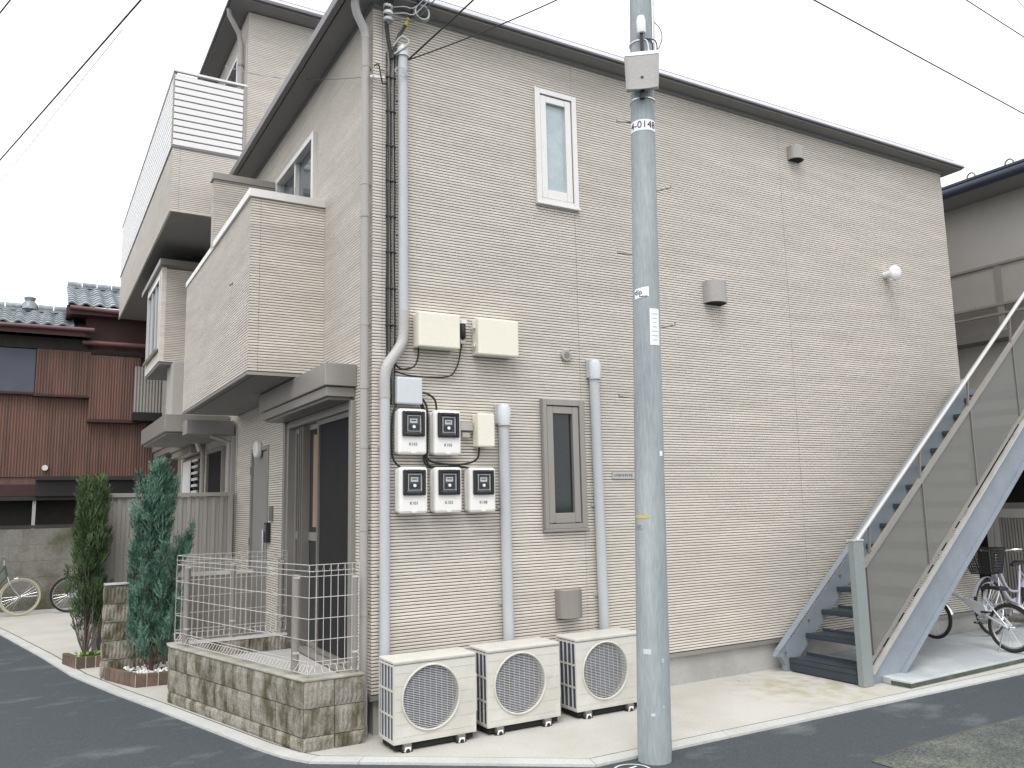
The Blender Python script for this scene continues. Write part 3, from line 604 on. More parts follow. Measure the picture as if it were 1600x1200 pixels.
# ------------------------------------------------------------------ outdoor units
def ac():
    t = thing('outdoor_unit', '', 'air conditioner unit', (0, 0, 0), 'outdoor air conditioner units in a row along the wall')
    w, h, dp_ = .66, .55, .285; cx, cz, r = .295, .285, .222
    # front panel with a round hole
    b = MB(); n = 48; P = []; Q = []
    for k in range(n):
        a = 2*math.pi*k/n; ca, sa = math.cos(a), math.sin(a)
        s = min((w-cx if ca > 0 else cx)/max(abs(ca), 1e-6), (h-cz if sa > 0 else cz)/max(abs(sa), 1e-6))
        P.append((cx+ca*r, 0, cz+sa*r)); Q.append((cx+ca*s, 0, cz+sa*s))
    F = [(k, (k+1) % n, n+(k+1) % n, n+k) for k in range(n)]
    b.add(P+Q, F); b.add(P+[(p[0], .05, p[2]) for p in P], [(k, (k+1) % n, n+(k+1) % n, n+k) for k in range(n)])
    # fill the corners skipped by the radial fan
    for (ux, uz) in ((0, 0), (w, 0), (0, h), (w, h)):
        near = sorted(Q, key=lambda q: (q[0]-ux)**2+(q[2]-uz)**2)[:6]
        ex = [q for q in Q if abs(q[0]-ux) < 1e-6]; ez = [q for q in Q if abs(q[2]-uz) < 1e-6]
        e1 = min(ex, key=lambda q: abs(q[2]-uz)); e2_ = min(ez, key=lambda q: abs(q[0]-ux)); b.add([e1, (ux, 0, uz), e2_], [(0, 1, 2)])
    b.build('front_panel', M_acb, t)
    MB().box(.02, w-.02, .02, dp_-.02, -.055, -.0125).build('under_unit_shade', M_dark, t)  # dark box under the casing, stands in for the shade there
    MB().box(.0, w, -.003, -.0005, h-.0175, h-.0125).build('cover_gap', M_bronzed, t)
    MB().box(w-.004, w, .001, dp_, 0, h-.01).box(0.004, w-.004, dp_-.006, dp_, 0, h-.01).box(0, w, .001, dp_, -.012, -.0005).build('casing', M_acb, t)
    MB().box(-.004, w+.002, -.003, dp_+.004, h-.01, h+.012).build('top_cover', M_acb, t, .006)
    n = 48; MB().tube([(cx+(r+.008)*math.cos(6.28318*k/n), -.003, cz+(r+.006)*math.sin(6.28318*k/n)) for k in range(n)], .008, 8, closed=True).build('fan_ring', M_acb, t, smooth=True)
    gl = MB()
    for k in range(-17, 18):
        z_ = cz+k*.0122; hw = math.sqrt(max(0, r*r-(k*.0122)**2))
        if hw > .03: gl.box(cx-hw, cx+hw, .004, .009, z_-.0012, z_+.0012)
    gl.build('fan_grille', M_white, t)
    gv = MB()
    for k in (-4, -3, -2, -1, 0, 1, 2, 3, 4):
        x_ = cx+k*.045; hw = math.sqrt(r*r-(k*.045)**2); gv.box(x_-.001, x_+.001, .0125, .017, cz-hw, cz+hw)
    gv.build('grille_stay', M_lgrey, t)
    MB().disc((cx, .10, cz), r+.01, (0, 1, 0), 32).build('fan_cavity', M_dgrille, t)
    fb = MB()
    for k in range(3):
        a = 2.094*k+.5
        fb.add([(cx+math.cos(a+q)*rr_, .07+.025*q, cz+math.sin(a+q)*rr_) for q, rr_ in ((-.35, .05), (-.5, .19), (.5, .19), (.35, .05))], [(0, 1, 2, 3)])
    fb.tube([(cx, .05, cz), (cx, .09, cz)], .05, 16); fb.build('fan', M_dgrille, t)
    for k in range(6):
        z_ = .035+k*.088; q = (r+.02)**2-(z_-cz)**2
        if q <= 0: MB().box(.012, w-.012, -.0022, -.0005, z_, z_+.0035).build('press_line', M_acb, t)
        else:
            q = math.sqrt(q); MB().box(.012, cx-q, -.0022, -.0005, z_, z_+.0035).build('press_line', M_acb, t); MB().box(cx+q, w-.012, -.0022, -.0005, z_, z_+.0035).build('press_line', M_acb, t)
    MB().box(.003, .02, .012, dp_-.012, .01, h-.02).build('coil', M_dgrille, t)
    sg = MB()
    for y_ in (.0, .055, .115, .175, .235, dp_-.012): sg.box(-.004, .0025, y_, y_+.012, .0, h-.012)
    for z_ in (.0, .17, .345, h-.03): sg.box(-.0035, .0022, .012, dp_-.012, z_, z_+.014)
    sg.build('side_grille', M_acb, t)
    MB().box(w+.0005, w+.03, .03, dp_-.03, .12, .40).build('service_cover', M_acb, t, .01)
    for x_ in (.10, w-.13):
        f_ = MB().box(x_-.04, x_+.04, -.012, dp_+.03, -.068, -.050).build('foot', M_dark, t)
        MB().box(x_-.028, x_+.028, -.022, -.002, -.068, -.026).build('foot_cap', M_white, f_, .01)
        MB().tube([(x_, -.024, -.058), (x_, -.0225, -.058)], .016, 12).build('bolt_hole', M_black, f_)
        MB().box(x_-.03, x_+.03, -.02, dp_+.02, -.054, -.013).build('mount_bracket', M_bronzed, t)
    return t
a0 = ac()
for i, (x_, y_, lab) in enumerate(((-.02, -.51, 'nearest ivory outdoor unit, at the building corner, left end of the row'), (.745, -.495, 'ivory outdoor unit in the middle of the row of three'), (1.572, -.485, 'ivory outdoor unit at the right end of the row, partly behind the utility pole'))):
    o = a0 if i == 0 else copy_tree(a0); o.location = (x_, y_, .070); o['label'] = lab

# ------------------------------------------------------------------ utility pole
pole = thing('utility_pole', 'round blue-grey concrete utility pole with step bolts standing before the street wall', 'utility pole', (1.44, -1.605, 0))
def pc(z): return Vector((1.44+.0232*z, -1.605-.0107*z, z))
def pr_(z): return .117-.0058*z
MB().tube([pc(z_) for z_ in (-.02, .02, .06, 1, 2, 3, 4, 5, 6.5, 9, 11)], [pr_(z_)-(.004 if z_ < .03 else 0) for z_ in (-.02, .02, .06, 1, 2, 3, 4, 5, 6.5, 9, 11)], 40).build('shaft', M_pole, pole, smooth=True)
cdir = (Vector((-2.353, -6.293, 0))-Vector((1.44, -1.605, 0))).normalized(); sdir = Vector((-cdir.y, cdir.x, 0))*1.0
if sdir.x < 0: sdir = -sdir
for z_, sgn in ((4.60, -1), (4.04, 1), (3.56, -1), (2.99, 1), (2.48, -1)):
    c_ = pc(z_); a_ = c_+sdir*sgn*(pr_(z_)-.01); b_ = c_+sdir*sgn*(pr_(z_)+.105)+Vector((0, 0, .02))
    MB().tube([a_, b_, b_+Vector((0, 0, .014))], .0065, 8).build('step_bolt', M_bronzed, pole, smooth=True)
def wrap(name, zc, h, a0_, a1_, m, off=.002, par_=pole, n=14, tilt=0):
    b = MB(); P = []
    for k in range(n+1):
        a = a0_+(a1_-a0_)*k/n; d_ = cdir*math.cos(a)+sdir*math.sin(a)
        for s_ in (-1, 1):
            z_ = zc+s_*h/2+tilt*(a-a0_); P.append(tuple(pc(z_)+d_*(pr_(z_)+off)))
    b.add(P, [(2*k, 2*k+2, 2*k+3, 2*k+1) for k in range(n)]); return b.build(name, m, par_, smooth=True)
def polemap(zc, a0_, off=.004):
    def f_(u, d, z):
        a = a0_+u/pr_(zc); q = cdir*math.cos(a)+sdir*math.sin(a); p = pc(zc+z)+q*(pr_(zc+z)+off+d); return (p.x, p.y, p.z)
    return f_
tg = wrap('number_tag', 4.535, .085, -1.35, 1.35, M_sticker)
text('4-0148', .075, M_maroon, tg, polemap(4.535, 0), 0, 0, 0)
s1 = wrap('sticker', 3.235, .075, -.95, .20, M_sticker, tilt=.01)
text('dip', .05, M_ink, s1, polemap(3.245, -.6), 0, 0, 0)
for k in range(2): wrap('print_line', 3.212+k*.0+.0, .006, -.2-.3*k, .1-.3*k, M_ink, .0035, s1)
s2 = wrap('sticker', 2.985, .27, .22, 1.05, M_sticker)
for k, (a_, b_) in enumerate(((.35, .85), (.4, .8), (.45, .75), (.45, .75), (.35, .9), (.35, .9), (.4, .85))): wrap('print_line', 3.08-k*.032, .005, a_, b_, M_lgrey, .0035, s2, 4)
wrap('sticker', 1.63, .022, -1.2, -.05, M_yellow)
wrap('sticker', 2.07, .035, .75, 1.05, M_sticker)
o = wrap('number_plate', 1.56, .03, -1.2, -.5, M_pole, .003); text('100', .035, M_bronzed, o, polemap(1.56, -.85), 0, 0, 0)
for zc_, a_, w_, h_ in ((.72, -.35, .5, .035), (.66, .6, .15, .03), (.31, -.05, .25, .02), (.36, .6, .1, .02)): wrap('tape_patch', zc_, h_, a_-w_/2, a_+w_/2, M_lgrey2 if w_ > .2 else M_lgrey, .002)
# seam down the shaft
b = MB(); sm = [tuple(pc(z_)+cdir*(pr_(z_)*.985)+sdir*(pr_(z_)*.12)) for z_ in (0, 2, 4, 8)]
# service box and fittings
bxp = thing('pole_box', 'curved grey housing strapped high on the front of the utility pole', 'equipment box', tuple(pc(4.95)+cdir*.15))
prof = []
for k in range(11):
    a = R(-75+15*k); q = cdir*(math.cos(a)*.055+.135)+sdir*(math.sin(a)*.125); prof.append(q)
def ring(zz, sc, dz=0): return [tuple(pc(zz)+q*sc+Vector((0, 0, dz*(1-((k-5)/5)**2)))) for k, q in enumerate(prof)]+[tuple(pc(zz)+sdir*.125*sc+cdir*.09), tuple(pc(zz)-sdir*.125*sc+cdir*.09)]
r1, r2 = ring(4.80, .97, -.03), ring(5.06, 1.05, -.03); nn = len(r1)
MB().add(r1+r2, [tuple(range(nn))[::-1], tuple(range(nn, 2*nn))]+[(i, (i+1) % nn, nn+(i+1) % nn, nn+i) for i in range(nn)]).build('housing', M_conduit, bxp, .004)
MB().add(ring(5.062, 1.06, -.03)+ring(5.085, 1.02, -.02), [tuple(range(nn))[::-1], tuple(range(nn, 2*nn))]+[(i, (i+1) % nn, nn+(i+1) % nn, nn+i) for i in range(nn)]).build('lid', M_white, bxp)
MB().disc(tuple(pc(4.86)+cdir*.19), .012, tuple(cdir), 12).build('knob', M_black, bxp)
MB().tube([pc(4.78)+cdir*.13, pc(4.72)+cdir*.13], .022, 10).build('cable_gland', M_black, bxp, smooth=True)
for z_ in (4.75, 5.22): MB().tube([pc(z_)+(cdir*math.cos(6.2832*k/28)+sdir*math.sin(6.2832*k/28))*(pr_(z_)+.004) for k in range(28)], .006, 6, closed=True).build('strap', M_chrome, bxp)
ps = thing('pole_sensor', 'small white capsule sensor above the grey housing on the utility pole', 'sensor', tuple(pc(5.25)+cdir*.12))
c5 = pc(5.3)+cdir*.14
MB().tube([c5+Vector((0, 0, h_)) for h_ in (-.06, -.05, .04, .075, .085)], [.03, .034, .034, .026, .01], 16).build('capsule', M_lamp, ps, smooth=True)
MB().tube([c5+Vector((0, 0, -.06)), c5+Vector((0, 0, -.12)), c5+Vector((0, 0, -.2))], .014, 8).build('stem', M_black, ps, smooth=True)
for k in range(3): MB().tube(smooth_pts([c5+Vector((0, 0, -.1)), c5+sdir*(.04+.03*k)+Vector((0, 0, -.13)), c5+sdir*(.05+.03*k)+Vector((0, 0, -.24))], 4), .005, 6).build('lead', M_black if k else M_white, ps)
MB().tube(smooth_pts([c5+sdir*.10+Vector((0, 0, .02)), c5+sdir*.14-Vector((0, 0, .04)), c5+sdir*.15-Vector((0, 0, .12)), c5+sdir*.12-Vector((0, 0, .2))], 5), .005, 6).build('loose_lead', M_bronzed, ps)
MB().tube([pc(5.1)+sdir*.1+cdir*.02, pc(7)+sdir*.095+cdir*.02], .010, 6).build('riser_wire', M_white, ps)

# ------------------------------------------------------------------ overhead wires
def wire(lab, a, b, r, sag=.12, m=None, knots=False):
    a, b = Vector(a), Vector(b); pts = []
    for k in range(25):
        t = k/24; p = a.lerp(b, t); p.z -= sag*4*t*(1-t); pts.append(p)
    o = MB().tube(pts, r, 6).build('overhead_wire', m or M_black, smooth=True); tag(o, lab, 'wire'); return o
def ext(a, b, k0, k1): a, b = Vector(a), Vector(b); d = b-a; return tuple(a-d*k0), tuple(b+d*k1)
a_, b_ = ext((-2.994, 7.768, 7.0), (-1.617, 2.484, 7.0), 1.2, .8); wire('thick dark wire slanting across the upper left sky', a_, b_, .010, 0)
a_, b_ = ext((-3.019, 8.768, 7.0), (-2.504, 6.527, 7.0), 1.5, 1.5); wire('thin pale wire below the thick one in the upper left sky', a_, b_, .004, 0, M_conduit)
a_, b_ = ext((-2.888, 3.422, 7.0), (-2.79, 3.113, 7.0), 12, 12); wire('short length of wire crossing the top left corner of the picture', a_, b_, .008, 0)
a_, b_ = ext((4.638, -.87, 7.0), (9.467, -.434, 7.0), .8, .8); wire('twisted dark wire slanting across the upper right sky', a_, b_, .008, 0, M_maroon)
a_, b_ = ext((6.103, -1.655, 7.0), (7.421, -1.543, 7.0), 2, 2); wire('thin wire near the top right corner of the sky', a_, b_, .006, 0)
a_, b_ = ext((6.6, -1.922, 7.0), (6.81, -1.875, 7.0), 8, 8); wire('faint wire in the extreme top right corner', a_, b_, .004, 0, M_conduit)
def sw(lab, px_dir, r, sag):
    a = Vector((.27, -.12, 5.53)); b = a+Vector(px_dir); wire(lab, a, b, r, sag)
sw('dark service wire rising steeply from the cap of the pale conduit', (1.05, -1.6, 1.05*1.0), .008, .0)
sw('thinner sagging service wire leaving the conduit cap to the right', (1.9, -1.9, .80), .006, .08)
wire('thin wire strung from the near corner to the far block', (-.02, -.08, 5.33), (-.356, 4.72, 7.70), .004, .10, M_bronzed)

# ------------------------------------------------------------------ planter wall with wire fence
P0 = Vector((-.56, -.12)); P1 = Vector((-1.155, 2.17)); dW = (P1-P0).normalized(); nW = Vector((dW.y, -dW.x))  # nW to the building side
if nW.x < 0: nW = -nW
def rough_block(L, H, T, seed):
    rnd = random.Random(seed); b = MB(); nx, nz = max(6, int(L/.017)), 4; V = []
    for j in range(nz+1):
        for i in range(nx+1):
            ed = (i in (0, nx) or j in (0, nz)); dd = (-.003 if ed else rnd.uniform(0, .004)+(.006 if i % 2 else 0))
            V.append((i/nx*L, -dd, j/nz*H))
    b.add(V, [(j*(nx+1)+i, j*(nx+1)+i+1, (j+1)*(nx+1)+i+1, (j+1)*(nx+1)+i) for j in range(nz) for i in range(nx)])
    b.box(0, L, .0065, T, 0, H); return b
blk_mesh = []
for s_ in range(4):
    o = rough_block(.385, .192, .11, s_).build('block', M_split); blk_mesh.append(o.data); bpy.data.objects.remove(o)
cache = {}
def block_at(parent, p, dirv, z, L, H, outward):
    key = (round(L, 3), round(H, 3), random.randint(0, 3))
    if key not in cache:
        o = rough_block(L, H, .11, key[2]*7+3).build('block', M_split); cache[key] = o.data; bpy.data.objects.remove(o)
    o = bpy.data.objects.new('block', cache[key]); col.objects.link(o)
    d3 = Vector((dirv.x, dirv.y, 0)); n3 = Vector((-outward.x, -outward.y, 0))
    M = Matrix(((d3.x, n3.x, 0, p.x), (d3.y, n3.y, 0, p.y), (0, 0, 1, z), (0, 0, 0, 1)))
    o.parent = parent; o.matrix_parent_inverse = Matrix.Translation(-parent.location); o.matrix_basis = M
    return o
pw = thing('block_wall', 'low wall of mossy split-face blocks round the small yard, wire fence on top', 'wall', (-.85, 1.0, 0))
LL = (P1-P0).length
for j, (z_, h_) in enumerate(((0.0, .098), (.103, .192), (.30, .185))):
    nb = 6; w_ = LL/nb
    for i in range(nb): block_at(pw, P0+dW*(i*w_+.004), dW, z_, w_-.006, h_-.002, -nW)
    ow = Vector((0, -1)); Ls = .455; 
    for i in range(2 if True else 1): block_at(pw, Vector((-.555+i*.232, -.122)), Vector((1, .0)), z_, .226, h_, ow)
inner = [(P0+nW*.02)+dW*.02, (P1+nW*.02)-dW*.01, (P1+nW*.10)-dW*.01, (P0+nW*.10)+dW*.08]
MB().prism([(v.x, v.y) for v in inner], 0, .482).build('mortar_core', M_mortar, pw)
MB().prism([(-.53, -.10), (-.10, -.10), (-.10, -.03), (-.53, -.03)], 0, .4825).build('mortar_core', M_mortar, pw)
cpo = [P0-nW*.004+Vector((0, -.004)), P1-nW*.004, P1+nW*.115, Vector((-.44, .0)), Vector((-.095, .0)), Vector((-.095, -.126))]
MB().prism([(v.x, v.y) for v in cpo], .487, .505).build('capping', M_cap, pw, .005)
for i in range(3):
    x_ = -1.14+i*.36
    block_at(pw, Vector((x_, 2.19)), Vector((1, 0)), .30, .352, .19, Vector((0, -1))); block_at(pw, Vector((x_, 2.19)), Vector((1, 0)), .103, .352, .192, Vector((0, -1)))
MB().box(-1.16, -.06, 2.188, 2.30, .492, .512).build('capping', M_stain, pw)
MB().prism([(-.5, 0.0), (-.03, 0), (-.03, 2.18), (-1.03, 2.18)], .0, .36).build('yard_floor', M_conduit, pw)
def wire_fence(lab, a, b, z0, z1, nposts, endposts=(0, 1)):
    t = thing('wire_fence', lab, 'fence', (a.x, a.y, z0), 'grey welded wire fences round the small yard')
    d = (b-a); L = d.length; d = d/L; n_ = Vector((d.y, -d.x)); d3 = Vector((d.x, d.y, 0)); n3 = Vector((n_.x, n_.y, 0))
    k = int(L/.049); me = None
    for i in range(k+1):
        p = Vector((a.x, a.y, 0))+d3*(i*L/k)
        if me is None:
            c = .04
            pts = [(0, z0+.04), (-.0, z0+.0), (c, z0+.045), (.0, z0+.075), (0, z0+.09), (0, z1-.09), (.0, z1-.075), (c, z1-.04), (.0, z1), (0, z1-.04)]
            pts = [(0, q[1]) if False else q for q in pts]
            pts = [(c*.9, z0+.05), (0, z0+.0), (-.008, z0+.05), (0, z0+.085), (0, z1-.085), (-.008, z1-.05), (0, z1), (c*.9, z1-.05)]
            o = MB().tube([tuple(n3*q[0]+Vector((0, 0, q[1]))) for q in pts], .0028, 4).build('vertical_wire', M_wire); me = o.data; bpy.data.objects.remove(o)
        o = bpy.data.objects.new('vertical_wire', me); col.objects.link(o); o.location = p; o.parent = t; o.matrix_parent_inverse = Matrix.Translation(-t.location)
    A3, B3 = Vector((a.x, a.y, 0)), Vector((b.x, b.y, 0))
    hz = [(0, z0), (.036, z0+.05), (0, z0+.085)]+[(0, z0+.085+(z1-z0-.17)*q/4) for q in (1, 2, 3)]+[(0, z1-.085), (.036, z1-.05), (0, z1)]
    for dd, z_ in hz: MB().tube([A3+n3*dd+Vector((0, 0, z_)), B3+n3*dd+Vector((0, 0, z_))], .0030, 5).build('horizontal_wire', M_wire, t)
    for q in nposts:
        p = A3+d3*(L*q)-n3*0+n3*.025
        MB().tube([p+Vector((0, 0, z0-.08)), p+Vector((0, 0, z1-.08))], .029, 14).build('post', M_bronze, t, smooth=True)
        for z_ in (z0+.12, z1-.11): MB().box(p.x-.022, p.x+.022, p.y-.03, p.y+.022, z_, z_+.015).build('clamp', M_wire, t)
    return t
fo = nW*.055
wire_fence('long stretch of the wire fence on the mossy block wall facing the lane', P0+fo+dW*.03, P1+fo, .53, 1.315, (.10, .93))
wire_fence('short return of the wire fence ending at the corner downpipe', Vector((-.125, -.07)), P0+fo+dW*.03, .53, 1.315, (.08,))
wire_fence('rear stretch of the wire fence crossing the yard to the house wall', Vector((-.06, 2.24)), Vector((-1.10, 2.24)), .54, 1.315, (.05, .5))

# block pier wall behind the blue cypress
mw = thing('block_wall', 'taller split-face block wall between the two cypress planters', 'wall', (-1.3, 3.7, 0))
for j in range(5):
    for i in range(2):
        block_at(mw, Vector((-1.60+i*.33, 3.70-.012*i)), Vector((1, -.03)).normalized(), .0+j*.192, .322, .186, Vector((0, -1)))
    block_at(mw, Vector((-1.60, 3.81)), Vector((0, -1)), .0+j*.192, .11, .186, Vector((-1, 0)))
MB().prism([(-1.58, 3.73), (-.95, 3.71), (-.95, 3.80), (-1.58, 3.80)], 0, .955).build('mortar_core', M_mortar, mw)
MB().prism([(-1.605, 3.69), (-.94, 3.67), (-.94, 3.82), (-1.605, 3.82)], .962, .978).build('capping', M_stain, mw)
sg_ = thing('slatted_gate', 'low grey gate of narrow upright slats across the path behind the wire fence', 'gate', (-.5, 3.75, 0))
MB().box(-.93, -.05, 3.73, 3.77, 1.0, 1.045).box(-.93, -.05, 3.73, 3.77, .10, .14).build('gate_rail', M_stain, sg_)
for k in range(15): MB().box(-.92+k*.058, -.885+k*.058, 3.74, 3.76, .1405, .9995).build('slat', M_bronze, sg_)
rs = thing('small_sign', 'tiny red and black sign on top of the taller block wall', 'sign', (-1.25, 3.76, .98))
MB().box(-1.38, -1.31, 3.76, 3.775, .98, 1.06).build('dark_half', M_black, rs); MB().box(-1.309, -1.24, 3.76, 3.775, .98, 1.06).build('red_half', M_red, rs)

# corrugated taupe fence
cf = thing('panel_fence', 'taupe screen fence of narrow upright boards behind the cypresses', 'fence', (-.8, 5.0, 0))
k = 0; x_ = -1.56
while x_ < -.06:
    w_ = .050
    MB().box(x_+.001, x_+w_-.001, 4.985+(.0 if k % 2 else .014), 5.02, .02, 1.90).build('board', M_fence, cf)
    x_ += w_; k += 1
MB().box(-1.60, -.04, 4.96, 5.04, 1.905, 1.955).box(-1.60, -.04, 5.0215, 5.035, .15, .25).build('top_rail', M_fence, cf, .004)
for x_ in (-1.62, -.10): MB().box(x_, x_+.055, 4.955, 5.04, 0, 1.96).build('post', M_pipe, cf, .004)

# ------------------------------------------------------------------ planters and cypresses
def soldier(parent, a, b, z0, z1, inward, w=.092):
    a = Vector(a); b = Vector(b); d = (b-a); L = d.length; d = d/L; n = max(1, round(L/(w+.01))); st_ = L/n
    for i in range(n):
        p = a+d*(i*st_+.005); q = a+d*((i+1)*st_-.005); ii = Vector(inward)*.06
        MB().prism([tuple(p), tuple(q), tuple(q+ii), tuple(p+ii)], z0, z1).build('brick', M_brick, parent, .004)
    e = Vector(inward)*.008
    MB().prism([tuple(a+e), tuple(b+e), tuple(b+e*6), tuple(a+e*6)], z0-.0, z1-.004).build('mortar', M_mortar, parent)
pl1 = thing('brick_planter', 'low brown brick planter holding white pebbles and the blue-green cypress', 'planter', (-1.2, 3.3, 0))
soldier(pl1, (-1.34, 3.02), (-.60, 2.95), 0, .125, (0, 1)); soldier(pl1, (-1.57, 3.64), (-1.345, 3.03), 0, .125, (.95, .3))
MB().prism([(-1.30, 3.07), (-.62, 3.02), (-.62, 3.62), (-1.50, 3.62)], 0, .085).build('soil', M_soil, pl1)
rp = random.Random(5); pb = MB()
for i in range(330):
    t = rp.random(); y_ = 3.08+t*.48; x_ = rp.uniform(-1.28-.15*t, -.66); z_ = .088+rp.random()*.035
    s_ = rp.uniform(.014, .026); k_ = [Vector((rp.uniform(.7, 1.2)*s_, 0, 0)), Vector((0, rp.uniform(.7, 1.2)*s_, 0)), Vector((0, 0, rp.uniform(.5, .8)*s_))]
    c_ = Vector((x_, y_, z_)); rot = Matrix.Rotation(rp.random()*3, 3, 'Z') @ Matrix.Rotation(rp.random()*.6, 3, 'X')
    V = []
    for zz, r_, n in ((-1, .45, 6), (0, 1, 6), (1, .5, 6)):
        for q in range(n): V.append(tuple(c_+rot @ (k_[0]*math.cos(q*1.047+zz*.5)*r_+k_[1]*math.sin(q*1.047+zz*.5)*r_+k_[2]*zz*.9)))
    pb.add(V, [tuple(range(6))[::-1], tuple(range(12, 18))]+[(a_*6+q, a_*6+(q+1) % 6, a_*6+6+(q+1) % 6, a_*6+6+q) for a_ in (0, 1) for q in range(6)])
pbo = pb.build('pebbles', M_pebble, smooth=True, kind='stuff'); pbo['label'] = 'white pebbles covering the soil of the near brick planter'; pbo['category'] = 'pebbles'
pl2 = thing('brick_planter', 'low brick planter of the darker thin-stemmed cypress, left of the block wall', 'planter', (-1.6, 4.7, 0))
soldier(pl2, (-1.80, 4.50), (-1.30, 4.48), 0, .125, (0, 1)); soldier(pl2, (-1.92, 4.95), (-1.805, 4.51), 0, .125, (1, .2))
MB().prism([(-1.76, 4.54), (-1.32, 4.52), (-1.32, 4.94), (-1.86, 4.94)], 0, .09).build('soil', M_soil, pl2)
def cypress(name, lab, x, y, z0, zlow, ztop, Rm, mleaf, plumes, seed, per=95, extra=(), sparse=0):
    rn = random.Random(seed); t = thing(name, lab, 'tree', (x, y, z0))
    tk = MB(); tk.tube(smooth_pts([(x, y, z0-.02), (x+.01, y, z0+.4), (x-.01, y+.01, (z0+ztop)/2), (x, y, ztop-.4)], 4), [.026-.020*i/12 for i in range(13)], 8); tk.build('trunk', M_bark, t, smooth=True)
    lf = MB(); tw = MB(); H = ztop-zlow
    def prof(q): return Rm*(min(1, (q+.06)/.16)**.6)*(1.05-.42*q)*(1 if q < .85 else .6)
    P = []
    for i in range(plumes):
        q = (i+.5)/plumes*.90+rn.uniform(-.03, .03); a = rn.uniform(0, 6.283); r_ = prof(max(.0, q))*rn.uniform(.15, .95)
        P.append((x+math.cos(a)*r_, y+math.sin(a)*r_, zlow+H*max(0, q), rn.uniform(.20, .44), rn.uniform(.040, .072), a))
    for e in extra: P.append(e)
    for (px, py, pz, ln, pw_, a) in P:
        px0 = x+(px-x)*.15; py0 = y+(py-y)*.15
        tw.tube([(px0, py0, pz-.16), (px, py, pz), (px+(px-x)*.1, py+(py-y)*.1, pz+ln*.7)], [.006, .004, .002], 4)
        lean = Vector(((px-x)*.35, (py-y)*.35, 0))
        for j in range(per):
            s_ = rn.random(); w_ = pw_*math.sin(min(1, s_*.9+.12)*math.pi)**.6*(1.1-.5*s_); b_ = rn.uniform(0, 6.283); rr_ = w_*math.sqrt(rn.random())
            c_ = Vector((px, py, pz))+lean*s_+Vector((math.cos(b_)*rr_, math.sin(b_)*rr_, s_*ln))
            if c_.z > ztop+.03: continue
            up = (Vector((math.cos(b_)*.45, math.sin(b_)*.45, 1))+Vector((rn.uniform(-.3, .3), rn.uniform(-.3, .3), 0))).normalized()
            L_ = rn.uniform(.05, .10); sd_ = up.cross(Vector((rn.uniform(-1, 1), rn.uniform(-1, 1), .1))).normalized()
            for m_ in range(4):
                o_ = c_+up*(L_*m_/4); sg = 1 if m_ % 2 else -1; tip = o_+up*L_*.42+sd_*sg*.014
                wd = up.cross(sd_)*.0038+sd_*.0035
                lf.add([tuple(o_-wd), tuple(o_+wd), tuple(tip)], [(0, 1, 2)])
            lf.add([tuple(c_-sd_*.003), tuple(c_+sd_*.003), tuple(c_+up*L_*1.15)], [(0, 1, 2)])
    for i in range(22):
        a = rn.uniform(0, 6.283); zz = ztop-rn.uniform(.0, .5); q0 = Vector((x+math.cos(a)*.03, y+math.sin(a)*.03, zz-.15)); q1 = q0+Vector((math.cos(a)*rn.uniform(.04, .13), math.sin(a)*.08, rn.uniform(.14, .26)))
        tw.tube([q0, (q0+q1)/2+Vector((0, 0, .01)), q1], [.004, .003, .0018], 4)
    lf.build('foliage', mleaf, t); tw.build('branch', M_bark if not sparse else M_twig, t); return t
cypress('cypress_tree', 'tall blue-green cypress growing from the pebble-covered planter', -1.17, 3.28, .09, .22, 2.20, .235, M_leaf1, 92, 3, 92,
        extra=[(-.90, 3.25, 1.28, .30, .055, 0), (-.93, 3.22, 1.18, .28, .06, 0), (-.97, 3.25, 1.05, .3, .06, 0), (-1.17, 3.2, 1.95, .34, .05, 0), (-1.10, 3.25, 1.9, .36, .05, 0)])
cypress('cypress_tree', 'darker green cypress with bare lower stems at the left end of the screen fence', -1.70, 4.70, .09, .38, 2.08, .20, M_leaf2, 76, 11, 90,
        extra=[(-1.62, 4.65, 1.7, .34, .05, 0), (-1.68, 4.7, 1.8, .3, .05, 0)], sparse=1)
tw = MB(); rn = random.Random(3)
sl_ = thing('bare_shoots', 'pale leafless shoots fanning out at the foot of the darker cypress', 'plant', (-1.7, 4.68, .09))
for i in range(36):
    a = rn.uniform(0, 6.28); r_ = rn.uniform(.05, .19); tw.tube([(-1.70, 4.69, .09), (-1.70+math.cos(a)*r_*.5, 4.69+math.sin(a)*r_*.5, .28), (-1.70+math.cos(a)*r_, 4.69+math.sin(a)*r_, rn.uniform(.42, .62))], [.005, .004, .002], 4)
tw.build('shoot', M_twig, sl_)
wd_ = MB()
for i in range(120):
    a = rn.uniform(0, 6.28); r_ = rn.uniform(0, .16); c_ = Vector((-1.66+math.cos(a)*r_, 4.60+math.sin(a)*r_*.5, .09+rn.random()*.07)); u_ = Vector((rn.uniform(-.03, .03), rn.uniform(-.03, .03), rn.uniform(.0, .03))); v_ = Vector((rn.uniform(-.02, .02), rn.uniform(-.02, .02), .004))
    wd_.add([tuple(c_-u_), tuple(c_+v_), tuple(c_+u_), tuple(c_-v_)], [(0, 1, 2, 3)])
o = wd_.build('weeds', M_weed); tag(o, 'bright green weeds at the foot of the darker cypress', 'plant')

